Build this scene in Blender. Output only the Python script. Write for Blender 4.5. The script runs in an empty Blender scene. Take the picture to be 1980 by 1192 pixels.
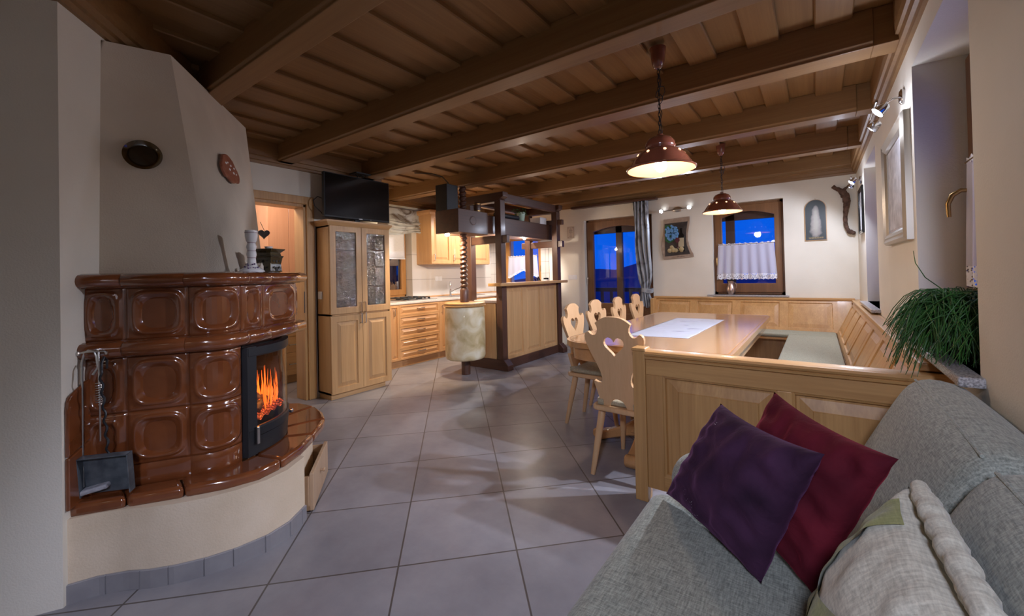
import bpy, bmesh, math, random
from mathutils import Vector, Matrix
random.seed(7)
PI = math.pi
C = bpy.context.scene.collection
SC = bpy.context.scene

# ---------------------------------------------------------------- camera
def make_camera():
    f, ppx, ppy, pitch, roll, dl, h = 798.38, 1018.33, 521.58, -0.0107, -0.0224, 0.6127, 1.25
    cp, sp, cr, sr = math.cos(pitch), math.sin(pitch), math.cos(roll), math.sin(roll)
    R = Matrix(((cr, -sr, 0), (sr, cr, 0), (0, 0, 1))) @ Matrix(((1, 0, 0), (0, cp, -sp), (0, sp, cp)))
    L = Matrix(((math.cos(dl), math.sin(dl), 0), (0, 0, -1), (-math.sin(dl), math.cos(dl), 0)))
    W = R @ L
    m = Matrix((W[0], -W[1], -W[2])).transposed().to_4x4()
    m.translation = (0, 0, h)
    cd = bpy.data.cameras.new('camera'); co = bpy.data.objects.new('camera', cd); C.objects.link(co)
    co.matrix_world = m
    cd.sensor_fit = 'HORIZONTAL'; cd.sensor_width = 36; cd.lens = f / 1980 * 36
    cd.shift_x = -(ppx - 990) / 1980; cd.shift_y = (ppy - 596) / 1980
    cd.clip_start = .02; cd.clip_end = 3000
    SC.camera = co
make_camera()

# ---------------------------------------------------------------- world, lights, exposure
w = bpy.data.worlds.new('dusk_sky'); SC.world = w; w.use_nodes = True
bg = w.node_tree.nodes['Background']; bg.inputs[0].default_value = (0.0, 0.107, 0.76, 1); bg.inputs[1].default_value = 1.08
SC.view_settings.view_transform = 'Standard'; SC.view_settings.look = 'None'
SC.view_settings.gamma = 1; SC.view_settings.exposure = 0.0; SC.view_settings.use_curve_mapping = False
cy = SC.cycles
cy.use_denoising = True; cy.max_bounces = 7; cy.diffuse_bounces = 4; cy.glossy_bounces = 3; cy.transmission_bounces = 4
cy.transparent_max_bounces = 10; cy.caustics_reflective = False; cy.caustics_refractive = False; cy.sample_clamp_indirect = 4

def light(name, kind, loc, power, color, size=.03, aim=None, angle=60, blend=.5, sy=None):
    d = bpy.data.lights.new(name, kind); d.energy = power; d.color = color
    if kind == 'AREA':
        d.size = size
        if sy: d.shape = 'RECTANGLE'; d.size_y = sy
    else:
        d.shadow_soft_size = size
    if kind == 'SPOT': d.spot_size = math.radians(angle); d.spot_blend = blend
    o = bpy.data.objects.new(name, d); C.objects.link(o); o.location = loc
    if aim is not None:
        o.rotation_euler = (Vector(aim) - Vector(loc)).to_track_quat('-Z', 'Y').to_euler()
    return o
COOL = (.76, .82, 1.0); NEUT = (1, .93, .85); WARM = (1, .72, .42)
# kitchen ceiling lamp (out of view behind the beams), pantry ceiling lamp, wall spot and added fill light behind the camera
light('kitchen_lamp', 'SPOT', (-4.25, 5.30, 2.33), 140, (1, .93, .87), .06, (-4.5, 5.0, 0), 146, .35)
light('pantry_lamp', 'POINT', (-4.78, 1.75, 2.25), 26, (1, .84, .76), .1)
light('wall_spot_near', 'SPOT', (.25, -1.0, 2.1), 180, (.72, .77, 1.0), .16, (-.45, 1.2, 0), 90, .35)
light('fill_light_behind', 'POINT', (-1.2, -1.5, 1.9), 1.0, (1, .82, .62), .12)  # unseen weak warm fill, added to lift the room from behind the camera

# ---------------------------------------------------------------- node helpers and materials
def newmat(name):
    m = bpy.data.materials.new(name); m.use_nodes = True
    nt = m.node_tree; b = nt.nodes['Principled BSDF']
    return m, nt, b
def N(nt, typ, **kw):
    n = nt.nodes.new(typ)
    for k, v in kw.items():
        if k in n.inputs: n.inputs[k].default_value = v
        else: setattr(n, k, v)
    return n
def ramp(nt, fac, stops):
    r = nt.nodes.new('ShaderNodeValToRGB'); e = r.color_ramp.elements
    while len(e) < len(stops): e.new(.5)
    for k, (p, c) in enumerate(stops):
        e[k].position = p; e[k].color = (*c, 1) if len(c) == 3 else c
    nt.links.new(fac, r.inputs[0]); return r
def coords(nt, scale=(1, 1, 1), rot=(0, 0, 0), loc=(0, 0, 0)):
    t = nt.nodes.new('ShaderNodeTexCoord'); m = nt.nodes.new('ShaderNodeMapping')
    m.inputs['Scale'].default_value = scale; m.inputs['Rotation'].default_value = rot; m.inputs['Location'].default_value = loc
    nt.links.new(t.outputs['Object'], m.inputs[0]); return m.outputs[0]
def bump(nt, b, h, strength=.2, dist=.01):
    n = N(nt, 'ShaderNodeBump'); n.inputs['Strength'].default_value = strength; n.inputs['Distance'].default_value = dist
    nt.links.new(h, n.inputs['Height']); nt.links.new(n.outputs[0], b.inputs['Normal'])
def plain(name, col, rough=.5, metal=0, coat=0, spec=.5):
    m, nt, b = newmat(name); b.inputs['Base Color'].default_value = (*col, 1); b.inputs['Roughness'].default_value = rough
    b.inputs['Metallic'].default_value = metal; b.inputs['Coat Weight'].default_value = coat; b.inputs['Coat Roughness'].default_value = .08
    b.inputs['Specular IOR Level'].default_value = spec
    return m
def mottled(name, c1, c2, scale=6, rough=.6, bmp=.1, detail=5, coat=0, bscale=None, stops=(.35, .68)):
    m, nt, b = newmat(name); v = coords(nt)
    n = N(nt, 'ShaderNodeTexNoise', Scale=scale, Detail=detail); nt.links.new(v, n.inputs['Vector'])
    r = ramp(nt, n.outputs[0], [(stops[0], c1), (stops[1], c2)]); nt.links.new(r.outputs[0], b.inputs['Base Color'])
    b.inputs['Roughness'].default_value = rough; b.inputs['Coat Weight'].default_value = coat; b.inputs['Coat Roughness'].default_value = .06
    if bmp:
        n2 = N(nt, 'ShaderNodeTexNoise', Scale=bscale or scale * 8, Detail=4); nt.links.new(v, n2.inputs['Vector'])
        bump(nt, b, n2.outputs[0], bmp, .004)
    return m
def wood(name, c1, c2, axis='Z', scale=14, rough=.42, coat=.15, stretch=.07, fine=.35):
    m, nt, b = newmat(name)
    s = [1, 1, 1]; s['XYZ'.index(axis)] = stretch
    v = coords(nt, s)
    n = N(nt, 'ShaderNodeTexNoise', Scale=scale, Detail=6, Roughness=.6, Distortion=.8); nt.links.new(v, n.inputs['Vector'])
    s2 = [1, 1, 1]; s2['XYZ'.index(axis)] = .02
    v2 = coords(nt, s2)
    n2 = N(nt, 'ShaderNodeTexNoise', Scale=scale * 9, Detail=3); nt.links.new(v2, n2.inputs['Vector'])
    mx = N(nt, 'ShaderNodeMix', data_type='FLOAT'); mx.inputs[0].default_value = fine
    nt.links.new(n.outputs[0], mx.inputs[2]); nt.links.new(n2.outputs[0], mx.inputs[3])
    r = ramp(nt, mx.outputs[0], [(.32, c2), (.52, tuple((a + d) / 2 for a, d in zip(c1, c2))), (.68, c1)])
    nt.links.new(r.outputs[0], b.inputs['Base Color'])
    b.inputs['Roughness'].default_value = rough; b.inputs['Coat Weight'].default_value = coat; b.inputs['Coat Roughness'].default_value = .15
    bump(nt, b, mx.outputs[0], .06, .004)
    return m
def emit(name, col, strength):
    m, nt, b = newmat(name); b.inputs['Base Color'].default_value = (*col, 1)
    b.inputs['Emission Color'].default_value = (*col, 1); b.inputs['Emission Strength'].default_value = strength
    return m
def pane_mat(name, tint=(1, 1, 1), refl=.08, rough=.02, bumpy=0):
    m = bpy.data.materials.new(name); m.use_nodes = True; nt = m.node_tree; nt.nodes.clear()
    o = N(nt, 'ShaderNodeOutputMaterial'); t = N(nt, 'ShaderNodeBsdfTransparent'); g = N(nt, 'ShaderNodeBsdfGlossy')
    t.inputs[0].default_value = (*tint, 1); g.inputs['Roughness'].default_value = rough
    fr = N(nt, 'ShaderNodeLayerWeight'); fr.inputs['Blend'].default_value = .5; pw = N(nt, 'ShaderNodeMath', operation='POWER'); pw.inputs[1].default_value = 4.5
    nt.links.new(fr.outputs['Facing'], pw.inputs[0]); ad = N(nt, 'ShaderNodeMath', operation='MULTIPLY_ADD'); ad.inputs[1].default_value = .75; ad.inputs[2].default_value = refl + .025
    nt.links.new(pw.outputs[0], ad.inputs[0])
    mx = N(nt, 'ShaderNodeMixShader'); nt.links.new(ad.outputs[0], mx.inputs[0]); nt.links.new(t.outputs[0], mx.inputs[1]); nt.links.new(g.outputs[0], mx.inputs[2])
    nt.links.new(mx.outputs[0], o.inputs[0])
    if bumpy:
        v = coords(nt); n = N(nt, 'ShaderNodeTexNoise', Scale=22, Detail=3, Distortion=2.5); nt.links.new(v, n.inputs['Vector'])
        bp = N(nt, 'ShaderNodeBump'); bp.inputs['Strength'].default_value = bumpy; bp.inputs['Distance'].default_value = .02
        nt.links.new(n.outputs[0], bp.inputs['Height']); nt.links.new(bp.outputs[0], g.inputs['Normal']); nt.links.new(bp.outputs[0], fr.inputs['Normal'])
    return m

OAK1, OAK2 = (.60, .365, .17), (.45, .255, .105)
M = {}
for a in 'XYZ':
    M['oak' + a] = wood('light_oak_' + a.lower(), OAK1, OAK2, a)
    M['bench' + a] = wood('bench_oak_' + a.lower(), (.60, .345, .13), (.40, .205, .07), a, coat=.3, scale=11)
    M['kit' + a] = wood('kitchen_alder_' + a.lower(), (.60, .335, .15), (.49, .26, .11), a, fine=.25)
    M['dark' + a] = wood('dark_press_oak_' + a.lower(), (.098, .040, .022), (.05, .020, .012), a, rough=.45)
    M['ceil' + a] = wood('ceiling_larch_' + a.lower(), (.30, .165, .062), (.205, .102, .035), a, scale=9, rough=.5, coat=.05)
    M['win' + a] = wood('window_oak_' + a.lower(), (.23, .105, .04), (.14, .06, .022), a, rough=.4)
    M['pine' + a] = wood('kitchen_window_pine_' + a.lower(), (.52, .25, .07), (.38, .17, .045), a)
    M['press' + a] = M['dark' + a]
M['table'] = wood('table_lacquered_oak', (.56, .30, .12), (.45, .225, .085), 'Y', rough=.16, coat=.6)
M['chair'] = wood('chair_beech', (.68, .43, .225), (.60, .36, .175), 'Z', scale=9, rough=.35, coat=.3, fine=.5)
M['pantry'] = wood('pantry_cherry_laminate', (.66, .36, .215), (.58, .30, .17), 'Z', scale=10, rough=.4)
M['crate'] = wood('raw_pine', (.55, .38, .24), (.42, .27, .16), 'Z')
M['cream'] = mottled('cream_plaster', (.75, .705, .61), (.79, .745, .65), 3, .9, .25, bscale=160)
M['stoveplaster'] = mottled('stove_plaster', (.66, .53, .38), (.73, .60, .45), 5, .9, .35, bscale=120)
M['hood'] = mottled('hood_plaster', (.60, .52, .42), (.66, .58, .47), 4, .9, .3, bscale=150)
M['glaze'] = mottled('brown_glaze', (.15, .042, .013), (.20, .060, .020), 9, .14, .03, coat=1.0, bscale=30)
M['granite'] = mottled('granite_sill', (.20, .19, .19), (.55, .53, .53), 160, .25, 0, detail=2)
M['chrome'] = plain('chrome', (.7, .7, .72), .15, 1)
M['steel'] = plain('brushed_steel', (.55, .54, .52), .3, 1)
M['iron'] = plain('black_iron', (.035, .037, .042), .45, .6)
M['castiron'] = plain('grey_cast_iron', (.055, .062, .075), .5, .3)
M['black'] = plain('gloss_black', (.004, .004, .004), .15, 0, .2)
M['matblack'] = plain('matt_black', (.012, .012, .013), .55)
M['white'] = plain('white_plastic', (.75, .75, .76), .35)
M['porcelain'] = plain('white_porcelain', (.72, .72, .73), .12, 0, .6)
M['brass'] = plain('antique_brass', (.42, .27, .11), .3, 1)
M['pewter'] = plain('pewter', (.55, .42, .36), .3, .9)
M['lampshade'] = plain('terracotta_enamel', (.19, .055, .03), .18, 0, .7)
M['shadein'] = plain('cream_enamel', (.66, .33, .17), .35)
M['bulb'] = emit('bulb_glow', (1, .86, .66), 45)
M['led'] = emit('spot_glow', (.85, .9, 1), 40)
M['ledwarm'] = emit('downlight_glow', (1, .9, .8), 26)
M['pane'] = pane_mat('window_glass', (.96, .97, 1), .01)
M['pane_grey'] = pane_mat('kitchen_window_glass', (.35, .35, .35), .22)
M['fireglass'] = pane_mat('fire_glass', (.93, .9, .87), .03)
M['cabglass'] = pane_mat('wavy_cabinet_glass', (.66, .63, .59), .20, .05, .55)

def floor_mat():
    m, nt, b = newmat('grey_floor_tiles'); s = .5159
    t = N(nt, 'ShaderNodeTexCoord'); mp = N(nt, 'ShaderNodeMapping')
    # grid at 45 degrees to the room
    mp.vector_type = 'POINT'
    mp.inputs['Rotation'].default_value = (0, 0, -PI / 4)
    ox, oy = FLOOR_ORIGIN
    c = math.cos(-PI / 4); sn = math.sin(-PI / 4)
    mp.inputs['Location'].default_value = (-(c * ox - sn * oy) + s * 40, -(sn * ox + c * oy) + s * 40, 0)
    nt.links.new(t.outputs['Object'], mp.inputs[0])
    br = N(nt, 'ShaderNodeTexBrick'); br.offset = 0; br.squash = 1
    br.inputs['Scale'].default_value = 1; br.inputs['Brick Width'].default_value = s; br.inputs['Row Height'].default_value = s
    br.inputs['Mortar Size'].default_value = .0045; br.inputs['Mortar Smooth'].default_value = .3; br.inputs['Bias'].default_value = 0
    br.inputs['Color1'].default_value = (.262, .258, .278, 1); br.inputs['Color2'].default_value = (.295, .29, .31, 1); br.inputs['Mortar'].default_value = (.10, .085, .078, 1)
    nt.links.new(mp.outputs[0], br.inputs['Vector'])
    n = N(nt, 'ShaderNodeTexNoise', Scale=3.2, Detail=6, Roughness=.62); nt.links.new(t.outputs['Object'], n.inputs['Vector'])
    r = ramp(nt, n.outputs[0], [(.3, (.72, .70, .72)), (.7, (1.18, 1.15, 1.12))])
    mx = N(nt, 'ShaderNodeMix', data_type='RGBA', blend_type='MULTIPLY'); mx.inputs[0].default_value = .8
    nt.links.new(br.outputs[0], mx.inputs[6]); nt.links.new(r.outputs[0], mx.inputs[7]); nt.links.new(mx.outputs[2], b.inputs['Base Color'])
    b.inputs['Roughness'].default_value = .33
    n2 = N(nt, 'ShaderNodeTexNoise', Scale=40, Detail=4); nt.links.new(t.outputs['Object'], n2.inputs['Vector'])
    a = N(nt, 'ShaderNodeMath', operation='MULTIPLY_ADD'); a.inputs[1].default_value = -3; nt.links.new(br.outputs['Fac'], a.inputs[0]); nt.links.new(n2.outputs[0], a.inputs[2])
    bump(nt, b, a.outputs[0], .12, .003)
    return m
FLOOR_ORIGIN = (-1.873, .769)
M['floor'] = floor_mat()

def walltile_mat(name, rot):
    m, nt, b = newmat(name); v = coords(nt, rot=rot)
    br = N(nt, 'ShaderNodeTexBrick'); br.offset = 0; br.inputs['Scale'].default_value = 1
    br.inputs['Brick Width'].default_value = .40; br.inputs['Row Height'].default_value = .21; br.inputs['Mortar Size'].default_value = .0032
    br.inputs['Color1'].default_value = (.60, .56, .525, 1); br.inputs['Color2'].default_value = (.64, .60, .56, 1); br.inputs['Mortar'].default_value = (.28, .25, .23, 1)
    nt.links.new(v, br.inputs['Vector']); nt.links.new(br.outputs[0], b.inputs['Base Color']); b.inputs['Roughness'].default_value = .28
    return m
M['tilesYZ'] = walltile_mat('splashback_tiles_side', (PI / 2, 0, PI / 2))
M['tilesXZ'] = walltile_mat('splashback_tiles_end', (PI / 2, 0, 0))

def weave(name, c1, c2, sc=260, rough=.95, big=0.35):
    m, nt, b = newmat(name)
    t = N(nt, 'ShaderNodeTexCoord')
    outs = []
    for st in ((1, .12, 1), (.12, 1, .3)):
        mp = N(nt, 'ShaderNodeMapping'); mp.inputs['Scale'].default_value = st; nt.links.new(t.outputs['Object'], mp.inputs[0])
        n = N(nt, 'ShaderNodeTexNoise', Scale=sc, Detail=3, Roughness=.7); nt.links.new(mp.outputs[0], n.inputs['Vector']); outs.append(n.outputs[0])
    mx = N(nt, 'ShaderNodeMix', data_type='FLOAT'); mx.inputs[0].default_value = .5
    nt.links.new(outs[0], mx.inputs[2]); nt.links.new(outs[1], mx.inputs[3])
    r = ramp(nt, mx.outputs[0], [(.38, c2), (.62, c1)]); nt.links.new(r.outputs[0], b.inputs['Base Color'])
    b.inputs['Roughness'].default_value = rough; b.inputs['Sheen Weight'].default_value = .15
    b.inputs['Specular IOR Level'].default_value = .2
    bump(nt, b, mx.outputs[0], .35, .003)
    return m
M['sofa'] = weave('grey_green_upholstery', (.40, .42, .36), (.16, .175, .15))
M['cushionseat'] = weave('bench_seat_fabric', (.38, .375, .28), (.25, .245, .175), 300)
M['chaircushion'] = weave('chair_pad_fabric', (.50, .44, .30), (.26, .22, .14), 180)
def velvet(name, col, dark, sparkle=False):
    m, nt, b = newmat(name); v = coords(nt)
    n = N(nt, 'ShaderNodeTexNoise', Scale=7, Detail=5); nt.links.new(v, n.inputs['Vector'])
    r = ramp(nt, n.outputs[0], [(.35, dark), (.68, col)])
    src = r.outputs[0]
    b.inputs['Roughness'].default_value = .85; b.inputs['Sheen Weight'].default_value = .5; b.inputs['Sheen Roughness'].default_value = .4
    b.inputs['Sheen Tint'].default_value = (*[min(1, c * 3) for c in col], 1); b.inputs['Specular IOR Level'].default_value = .15
    if sparkle:
        vo = N(nt, 'ShaderNodeTexVoronoi', Scale=170); nt.links.new(v, vo.inputs['Vector'])
        n3 = N(nt, 'ShaderNodeTexNoise', Scale=11, Detail=2); nt.links.new(v, n3.inputs['Vector'])
        lt = N(nt, 'ShaderNodeMath', operation='LESS_THAN'); lt.inputs[1].default_value = .14; nt.links.new(vo.outputs[0], lt.inputs[0])
        gt = N(nt, 'ShaderNodeMath', operation='GREATER_THAN'); gt.inputs[1].default_value = .66; nt.links.new(n3.outputs[0], gt.inputs[0])
        mu = N(nt, 'ShaderNodeMath', operation='MULTIPLY'); nt.links.new(lt.outputs[0], mu.inputs[0]); nt.links.new(gt.outputs[0], mu.inputs[1])
        mx = N(nt, 'ShaderNodeMix', data_type='RGBA'); mx.inputs[7].default_value = (.9, .88, .95, 1)
        nt.links.new(mu.outputs[0], mx.inputs[0]); nt.links.new(src, mx.inputs[6]); src = mx.outputs[2]
    nt.links.new(src, b.inputs['Base Color'])
    n2 = N(nt, 'ShaderNodeTexNoise', Scale=14, Detail=3, Distortion=1.2); nt.links.new(v, n2.inputs['Vector']); bump(nt, b, n2.outputs[0], .25, .02)
    return m
M['purple'] = velvet('aubergine_velvet', (.060, .022, .055), (.022, .009, .022), True)
M['red'] = velvet('burgundy_velvet', (.125, .010, .020), (.070, .006, .013))
M['linen'] = weave('white_linen', (.70, .70, .74), (.60, .60, .66), 200)
def sheer(name, col, op):
    m, nt, b = newmat(name); b.inputs['Base Color'].default_value = (*col, 1); b.inputs['Roughness'].default_value = .9
    b.inputs['Alpha'].default_value = op; b.inputs['Subsurface Weight'].default_value = 0
    return m
M['sheer'] = sheer('sheer_white_cotton', (.58, .57, .66), .90)
def lace_mat():
    m, nt, b = newmat('lace'); v = coords(nt)
    vo = N(nt, 'ShaderNodeTexVoronoi', Scale=75); nt.links.new(v, vo.inputs['Vector'])
    g = N(nt, 'ShaderNodeMath', operation='GREATER_THAN'); g.inputs[1].default_value = .36; nt.links.new(vo.outputs[0], g.inputs[0])
    nt.links.new(g.outputs[0], b.inputs['Alpha']); b.inputs['Base Color'].default_value = (.8, .8, .86, 1); b.inputs['Roughness'].default_value = .9
    return m
M['lace'] = lace_mat()
def runner_mat():
    m, nt, b = newmat('printed_runner'); v = coords(nt, (1, 5, 1))
    n = N(nt, 'ShaderNodeTexNoise', Scale=4.5, Detail=5, Distortion=.8); nt.links.new(v, n.inputs['Vector'])
    r = ramp(nt, n.outputs[0], [(.28, (.09, .09, .12)), (.36, (.42, .42, .50)), (.45, (.38, .385, .43)), (.75, (.43, .435, .475))])
    nt.links.new(r.outputs[0], b.inputs['Base Color']); b.inputs['Roughness'].default_value = .9; return m
M['runner'] = runner_mat()
def curtain_mat(name, base, dark, st):
    m, nt, b = newmat(name); v = coords(nt, st)
    n = N(nt, 'ShaderNodeTexNoise', Scale=6, Detail=6, Distortion=1.6); nt.links.new(v, n.inputs['Vector'])
    r = ramp(nt, n.outputs[0], [(.34, dark), (.42, tuple((x + y) / 2 for x, y in zip(base, dark))), (.5, base), (.7, tuple(min(1, x * 1.25) for x in base))])
    nt.links.new(r.outputs[0], b.inputs['Base Color']); b.inputs['Roughness'].default_value = .85; return m
M['drape'] = curtain_mat('floral_grey_drape', (.36, .39, .43), (.13, .13, .14), (1, 1, .6))
M['valance'] = curtain_mat('rustic_print_valance', (.40, .40, .40), (.10, .07, .05), (1, .5, 1))
def drum_mat():
    m, nt, b = newmat('marbled_parchment'); v = coords(nt)
    n = N(nt, 'ShaderNodeTexNoise', Scale=5.5, Detail=5, Distortion=.6); nt.links.new(v, n.inputs['Vector'])
    r = ramp(nt, n.outputs[0], [(.32, (.46, .35, .16)), (.5, (.66, .55, .33)), (.68, (.80, .75, .58))])
    nt.links.new(r.outputs[0], b.inputs['Base Color']); b.inputs['Roughness'].default_value = .42; b.inputs['Coat Weight'].default_value = .25
    return m
M['drum'] = drum_mat()
M['worktop'] = mottled('pale_worktop', (.60, .53, .48), (.68, .62, .57), 60, .3, 0)
M['grass'] = mottled('green_stems', (.012, .060, .008), (.035, .14, .02), 30, .55, 0)
M['soil'] = plain('potting_soil', (.02, .015, .01), .95)
M['pot'] = plain('dark_pot', (.03, .025, .02), .4)
M['mint'] = plain('mint_ceramic', (.42, .58, .45), .3, 0, .4)
M['bark'] = mottled('vine_bark', (.055, .028, .018), (.15, .085, .06), 25, .9, .6)
M['fire'] = emit('flame_glow', (1, .17, .022), 1.5)
M['ember'] = None
def ember_mat():
    m, nt, b = newmat('ember_bed'); v = coords(nt)
    vo = N(nt, 'ShaderNodeTexVoronoi', Scale=90); nt.links.new(v, vo.inputs['Vector'])
    r = ramp(nt, vo.outputs['Distance'], [(.15, (1, .16, .05)), (.5, (.18, .015, .005)), (.8, (.015, .008, .006))])
    nt.links.new(r.outputs[0], b.inputs['Emission Color']); b.inputs['Emission Strength'].default_value = 1.6
    b.inputs['Base Color'].default_value = (.08, .02, .012, 1); return m
M['ember'] = ember_mat()
M['log'] = mottled('charred_log', (.03, .028, .026), (.16, .14, .12), 30, .9, .6)
M['shovelgrey'] = mottled('worn_shovel_steel', (.055, .066, .078), (.11, .125, .14), 25, .35, .1)
M['ashgrey'] = mottled('ash_grey_metal', (.30, .30, .33), (.52, .52, .56), 40, .6, .2)
M['hill'] = plain('dusk_hill', (.03, .06, .15), 1)
M['outwall'] = plain('outside_render', (.30, .29, .30), .9)
M['clay'] = mottled('painted_clay', (.26, .085, .045), (.34, .13, .08), 30, .45, .2)
M['crystal'] = plain('crystal_stone', (.62, .58, .52), .25)
M['brownglaze'] = mottled('dark_olive_glaze', (.035, .027, .012), (.08, .06, .025), 20, .18, .1, coat=.6)
M['frame'] = plain('silver_gilt_frame', (.40, .36, .30), .35, .8)
M['canvas'] = mottled('pale_canvas', (.42, .42, .46), (.66, .66, .70), 14, .7, .2)
M['towel'] = mottled('folded_towel', (.55, .50, .48), (.75, .72, .72), 30, .9, .4)
M['plate'] = pane_mat('smoked_glass', (.42, .33, .18), .05, .05)
M['plateb'] = plain('smoked_glass_base', (.022, .014, .007), .2, 0, .5)

# ---------------------------------------------------------------- mesh builder
RM = {}
def rootmat(p):
    while p is not None and p.parent is not None: p = p.parent
    return RM.get(p.name, Matrix()) if p is not None else Matrix()
def frame(o, right, normal):
    """local x = right, y = up, z = out of the surface"""
    r = Vector(right).normalized(); n = Vector(normal).normalized(); u = n.cross(r)
    m = Matrix((r, u, n)).transposed().to_4x4(); m.translation = o; return m
T = Matrix.Translation
def RZ(a): return Matrix.Rotation(a, 4, 'Z')
class MB:
    def __init__(s): s.bm = bmesh.new()
    def face(s, pts, M_=None):
        vs = [s.bm.verts.new(M_ @ Vector(p) if M_ else Vector(p)) for p in pts]
        try: return s.bm.faces.new(vs)
        except ValueError: return None
    def box(s, a, b, M_=None):
        x0, x1 = sorted((a[0], b[0])); y0, y1 = sorted((a[1], b[1])); z0, z1 = sorted((a[2], b[2]))
        P = [(x0, y0, z0), (x1, y0, z0), (x1, y1, z0), (x0, y1, z0), (x0, y0, z1), (x1, y0, z1), (x1, y1, z1), (x0, y1, z1)]
        v = [s.bm.verts.new(M_ @ Vector(p) if M_ else p) for p in P]
        for f in ((0, 3, 2, 1), (4, 5, 6, 7), (0, 1, 5, 4), (1, 2, 6, 5), (2, 3, 7, 6), (3, 0, 4, 7)): s.bm.faces.new([v[k] for k in f])
        return s
    def prism(s, poly, z0, z1, M_=None, top=None):
        a = [s.bm.verts.new(M_ @ Vector((*p, z0)) if M_ else (*p, z0)) for p in poly]
        b = [s.bm.verts.new(M_ @ Vector((*p, z1)) if M_ else (*p, z1)) for p in (top or poly)]
        n = len(a); s.bm.faces.new(a[::-1]); s.bm.faces.new(b)
        for k in range(n): s.bm.faces.new([a[k], a[(k + 1) % n], b[(k + 1) % n], b[k]])
        return s
    def plate(s, outer, holes, t, M_=None):
        """flat shape with holes in local xy, thickness t along z"""
        bm2 = bmesh.new(); edges = []
        for loop in [outer] + list(holes):
            vs = [bm2.verts.new((*p, 0)) for p in loop]
            edges += [bm2.edges.new((vs[k], vs[(k + 1) % len(vs)])) for k in range(len(vs))]
        bmesh.ops.triangle_fill(bm2, use_beauty=True, use_dissolve=False, edges=edges)
        bmesh.ops.recalc_face_normals(bm2, faces=bm2.faces)
        r = bmesh.ops.extrude_face_region(bm2, geom=list(bm2.faces))
        for v in [g for g in r['geom'] if isinstance(g, bmesh.types.BMVert)]: v.co.z += t
        bmesh.ops.recalc_face_normals(bm2, faces=bm2.faces)
        s._merge(bm2, M_); return s
    def _merge(s, bm2, M_=None):
        mp = {}
        for v in bm2.verts: mp[v] = s.bm.verts.new(M_ @ v.co if M_ else v.co)
        for f in bm2.faces:
            try: s.bm.faces.new([mp[v] for v in f.verts])
            except ValueError: pass
        bm2.free()
    def lathe(s, prof, seg=24, M_=None, cap=True):
        rings = []
        for r, z in prof:
            if r < 1e-5: rings.append([s.bm.verts.new(M_ @ Vector((0, 0, z)) if M_ else (0, 0, z))])
            else:
                ring = []
                for k in range(seg):
                    p = Vector((r * math.cos(2 * PI * k / seg), r * math.sin(2 * PI * k / seg), z)); ring.append(s.bm.verts.new(M_ @ p if M_ else p))
                rings.append(ring)
        for a, b in zip(rings, rings[1:]):
            for k in range(seg):
                k2 = (k + 1) % seg
                if len(a) == 1 and len(b) == 1: continue
                if len(a) == 1: s.bm.faces.new([a[0], b[k2], b[k]][::-1])
                elif len(b) == 1: s.bm.faces.new([a[k], a[k2], b[0]])
                else: s.bm.faces.new([a[k], a[k2], b[k2], b[k]])
        if cap:
            for r, fl in ((rings[0], True), (rings[-1], False)):
                if len(r) > 1: s.bm.faces.new(r[::-1] if fl else r)
        return s
    def tube(s, pts, r, seg=8, M_=None):
        pts = [Vector(p) for p in pts]; rs = r if isinstance(r, (list, tuple)) else [r] * len(pts)
        rings = []; up = None
        for k, p in enumerate(pts):
            d = (pts[min(k + 1, len(pts) - 1)] - pts[max(k - 1, 0)]).normalized()
            if up is None:
                up = d.orthogonal().normalized()
            else:
                up = (up - d * up.dot(d)).normalized() if (up - d * up.dot(d)).length > 1e-6 else d.orthogonal().normalized()
            sd = d.cross(up)
            ring = []
            for q in range(seg):
                a = 2 * PI * q / seg; c = p + (up * math.cos(a) + sd * math.sin(a)) * rs[k]
                ring.append(s.bm.verts.new(M_ @ c if M_ else c))
            rings.append(ring)
        for a, b in zip(rings, rings[1:]):
            for q in range(seg): s.bm.faces.new([a[q], a[(q + 1) % seg], b[(q + 1) % seg], b[q]])
        s.bm.faces.new(rings[0][::-1]); s.bm.faces.new(rings[-1]); return s
    def sphere(s, c, r, M_=None, seg=14):
        if not isinstance(r, (tuple, list)): r = (r, r, r)
        n = seg // 2
        prof = [(math.sin(PI * k / n), -math.cos(PI * k / n)) for k in range(n + 1)]
        prof[0] = (0, -1); prof[-1] = (0, 1)
        m = T(c) @ Matrix.Diagonal((*r, 1)); s.lathe(prof, seg, (M_ @ m) if M_ else m); return s
    def grid(s, fn, nu, nv, closed_u=False):
        vs = [[s.bm.verts.new(fn(i / nu, j / nv)) for i in range(nu + (0 if closed_u else 1))] for j in range(nv + 1)]
        for j in range(nv):
            for i in range(nu):
                i2 = (i + 1) % nu if closed_u else i + 1
                s.bm.faces.new([vs[j][i], vs[j][i2], vs[j + 1][i2], vs[j + 1][i]])
        return s
    def panel(s, M_, w_, h_, t, loops):
        """door slab in local xy from (0,0) to (w,h), back at z=0 front at z=t; loops: (inset, depth below the front)"""
        def ring(i, z):
            return [s.bm.verts.new(M_ @ Vector(p)) for p in ((i, i, z), (w_ - i, i, z), (w_ - i, h_ - i, z), (i, h_ - i, z))]
        back = ring(0, 0); s.bm.faces.new(back[::-1]); prev = back
        for i, d in loops:
            cur = ring(i, t - d)
            for k in range(4): s.bm.faces.new([prev[k], prev[(k + 1) % 4], cur[(k + 1) % 4], cur[k]])
            prev = cur
        s.bm.faces.new(prev); return s
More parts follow.
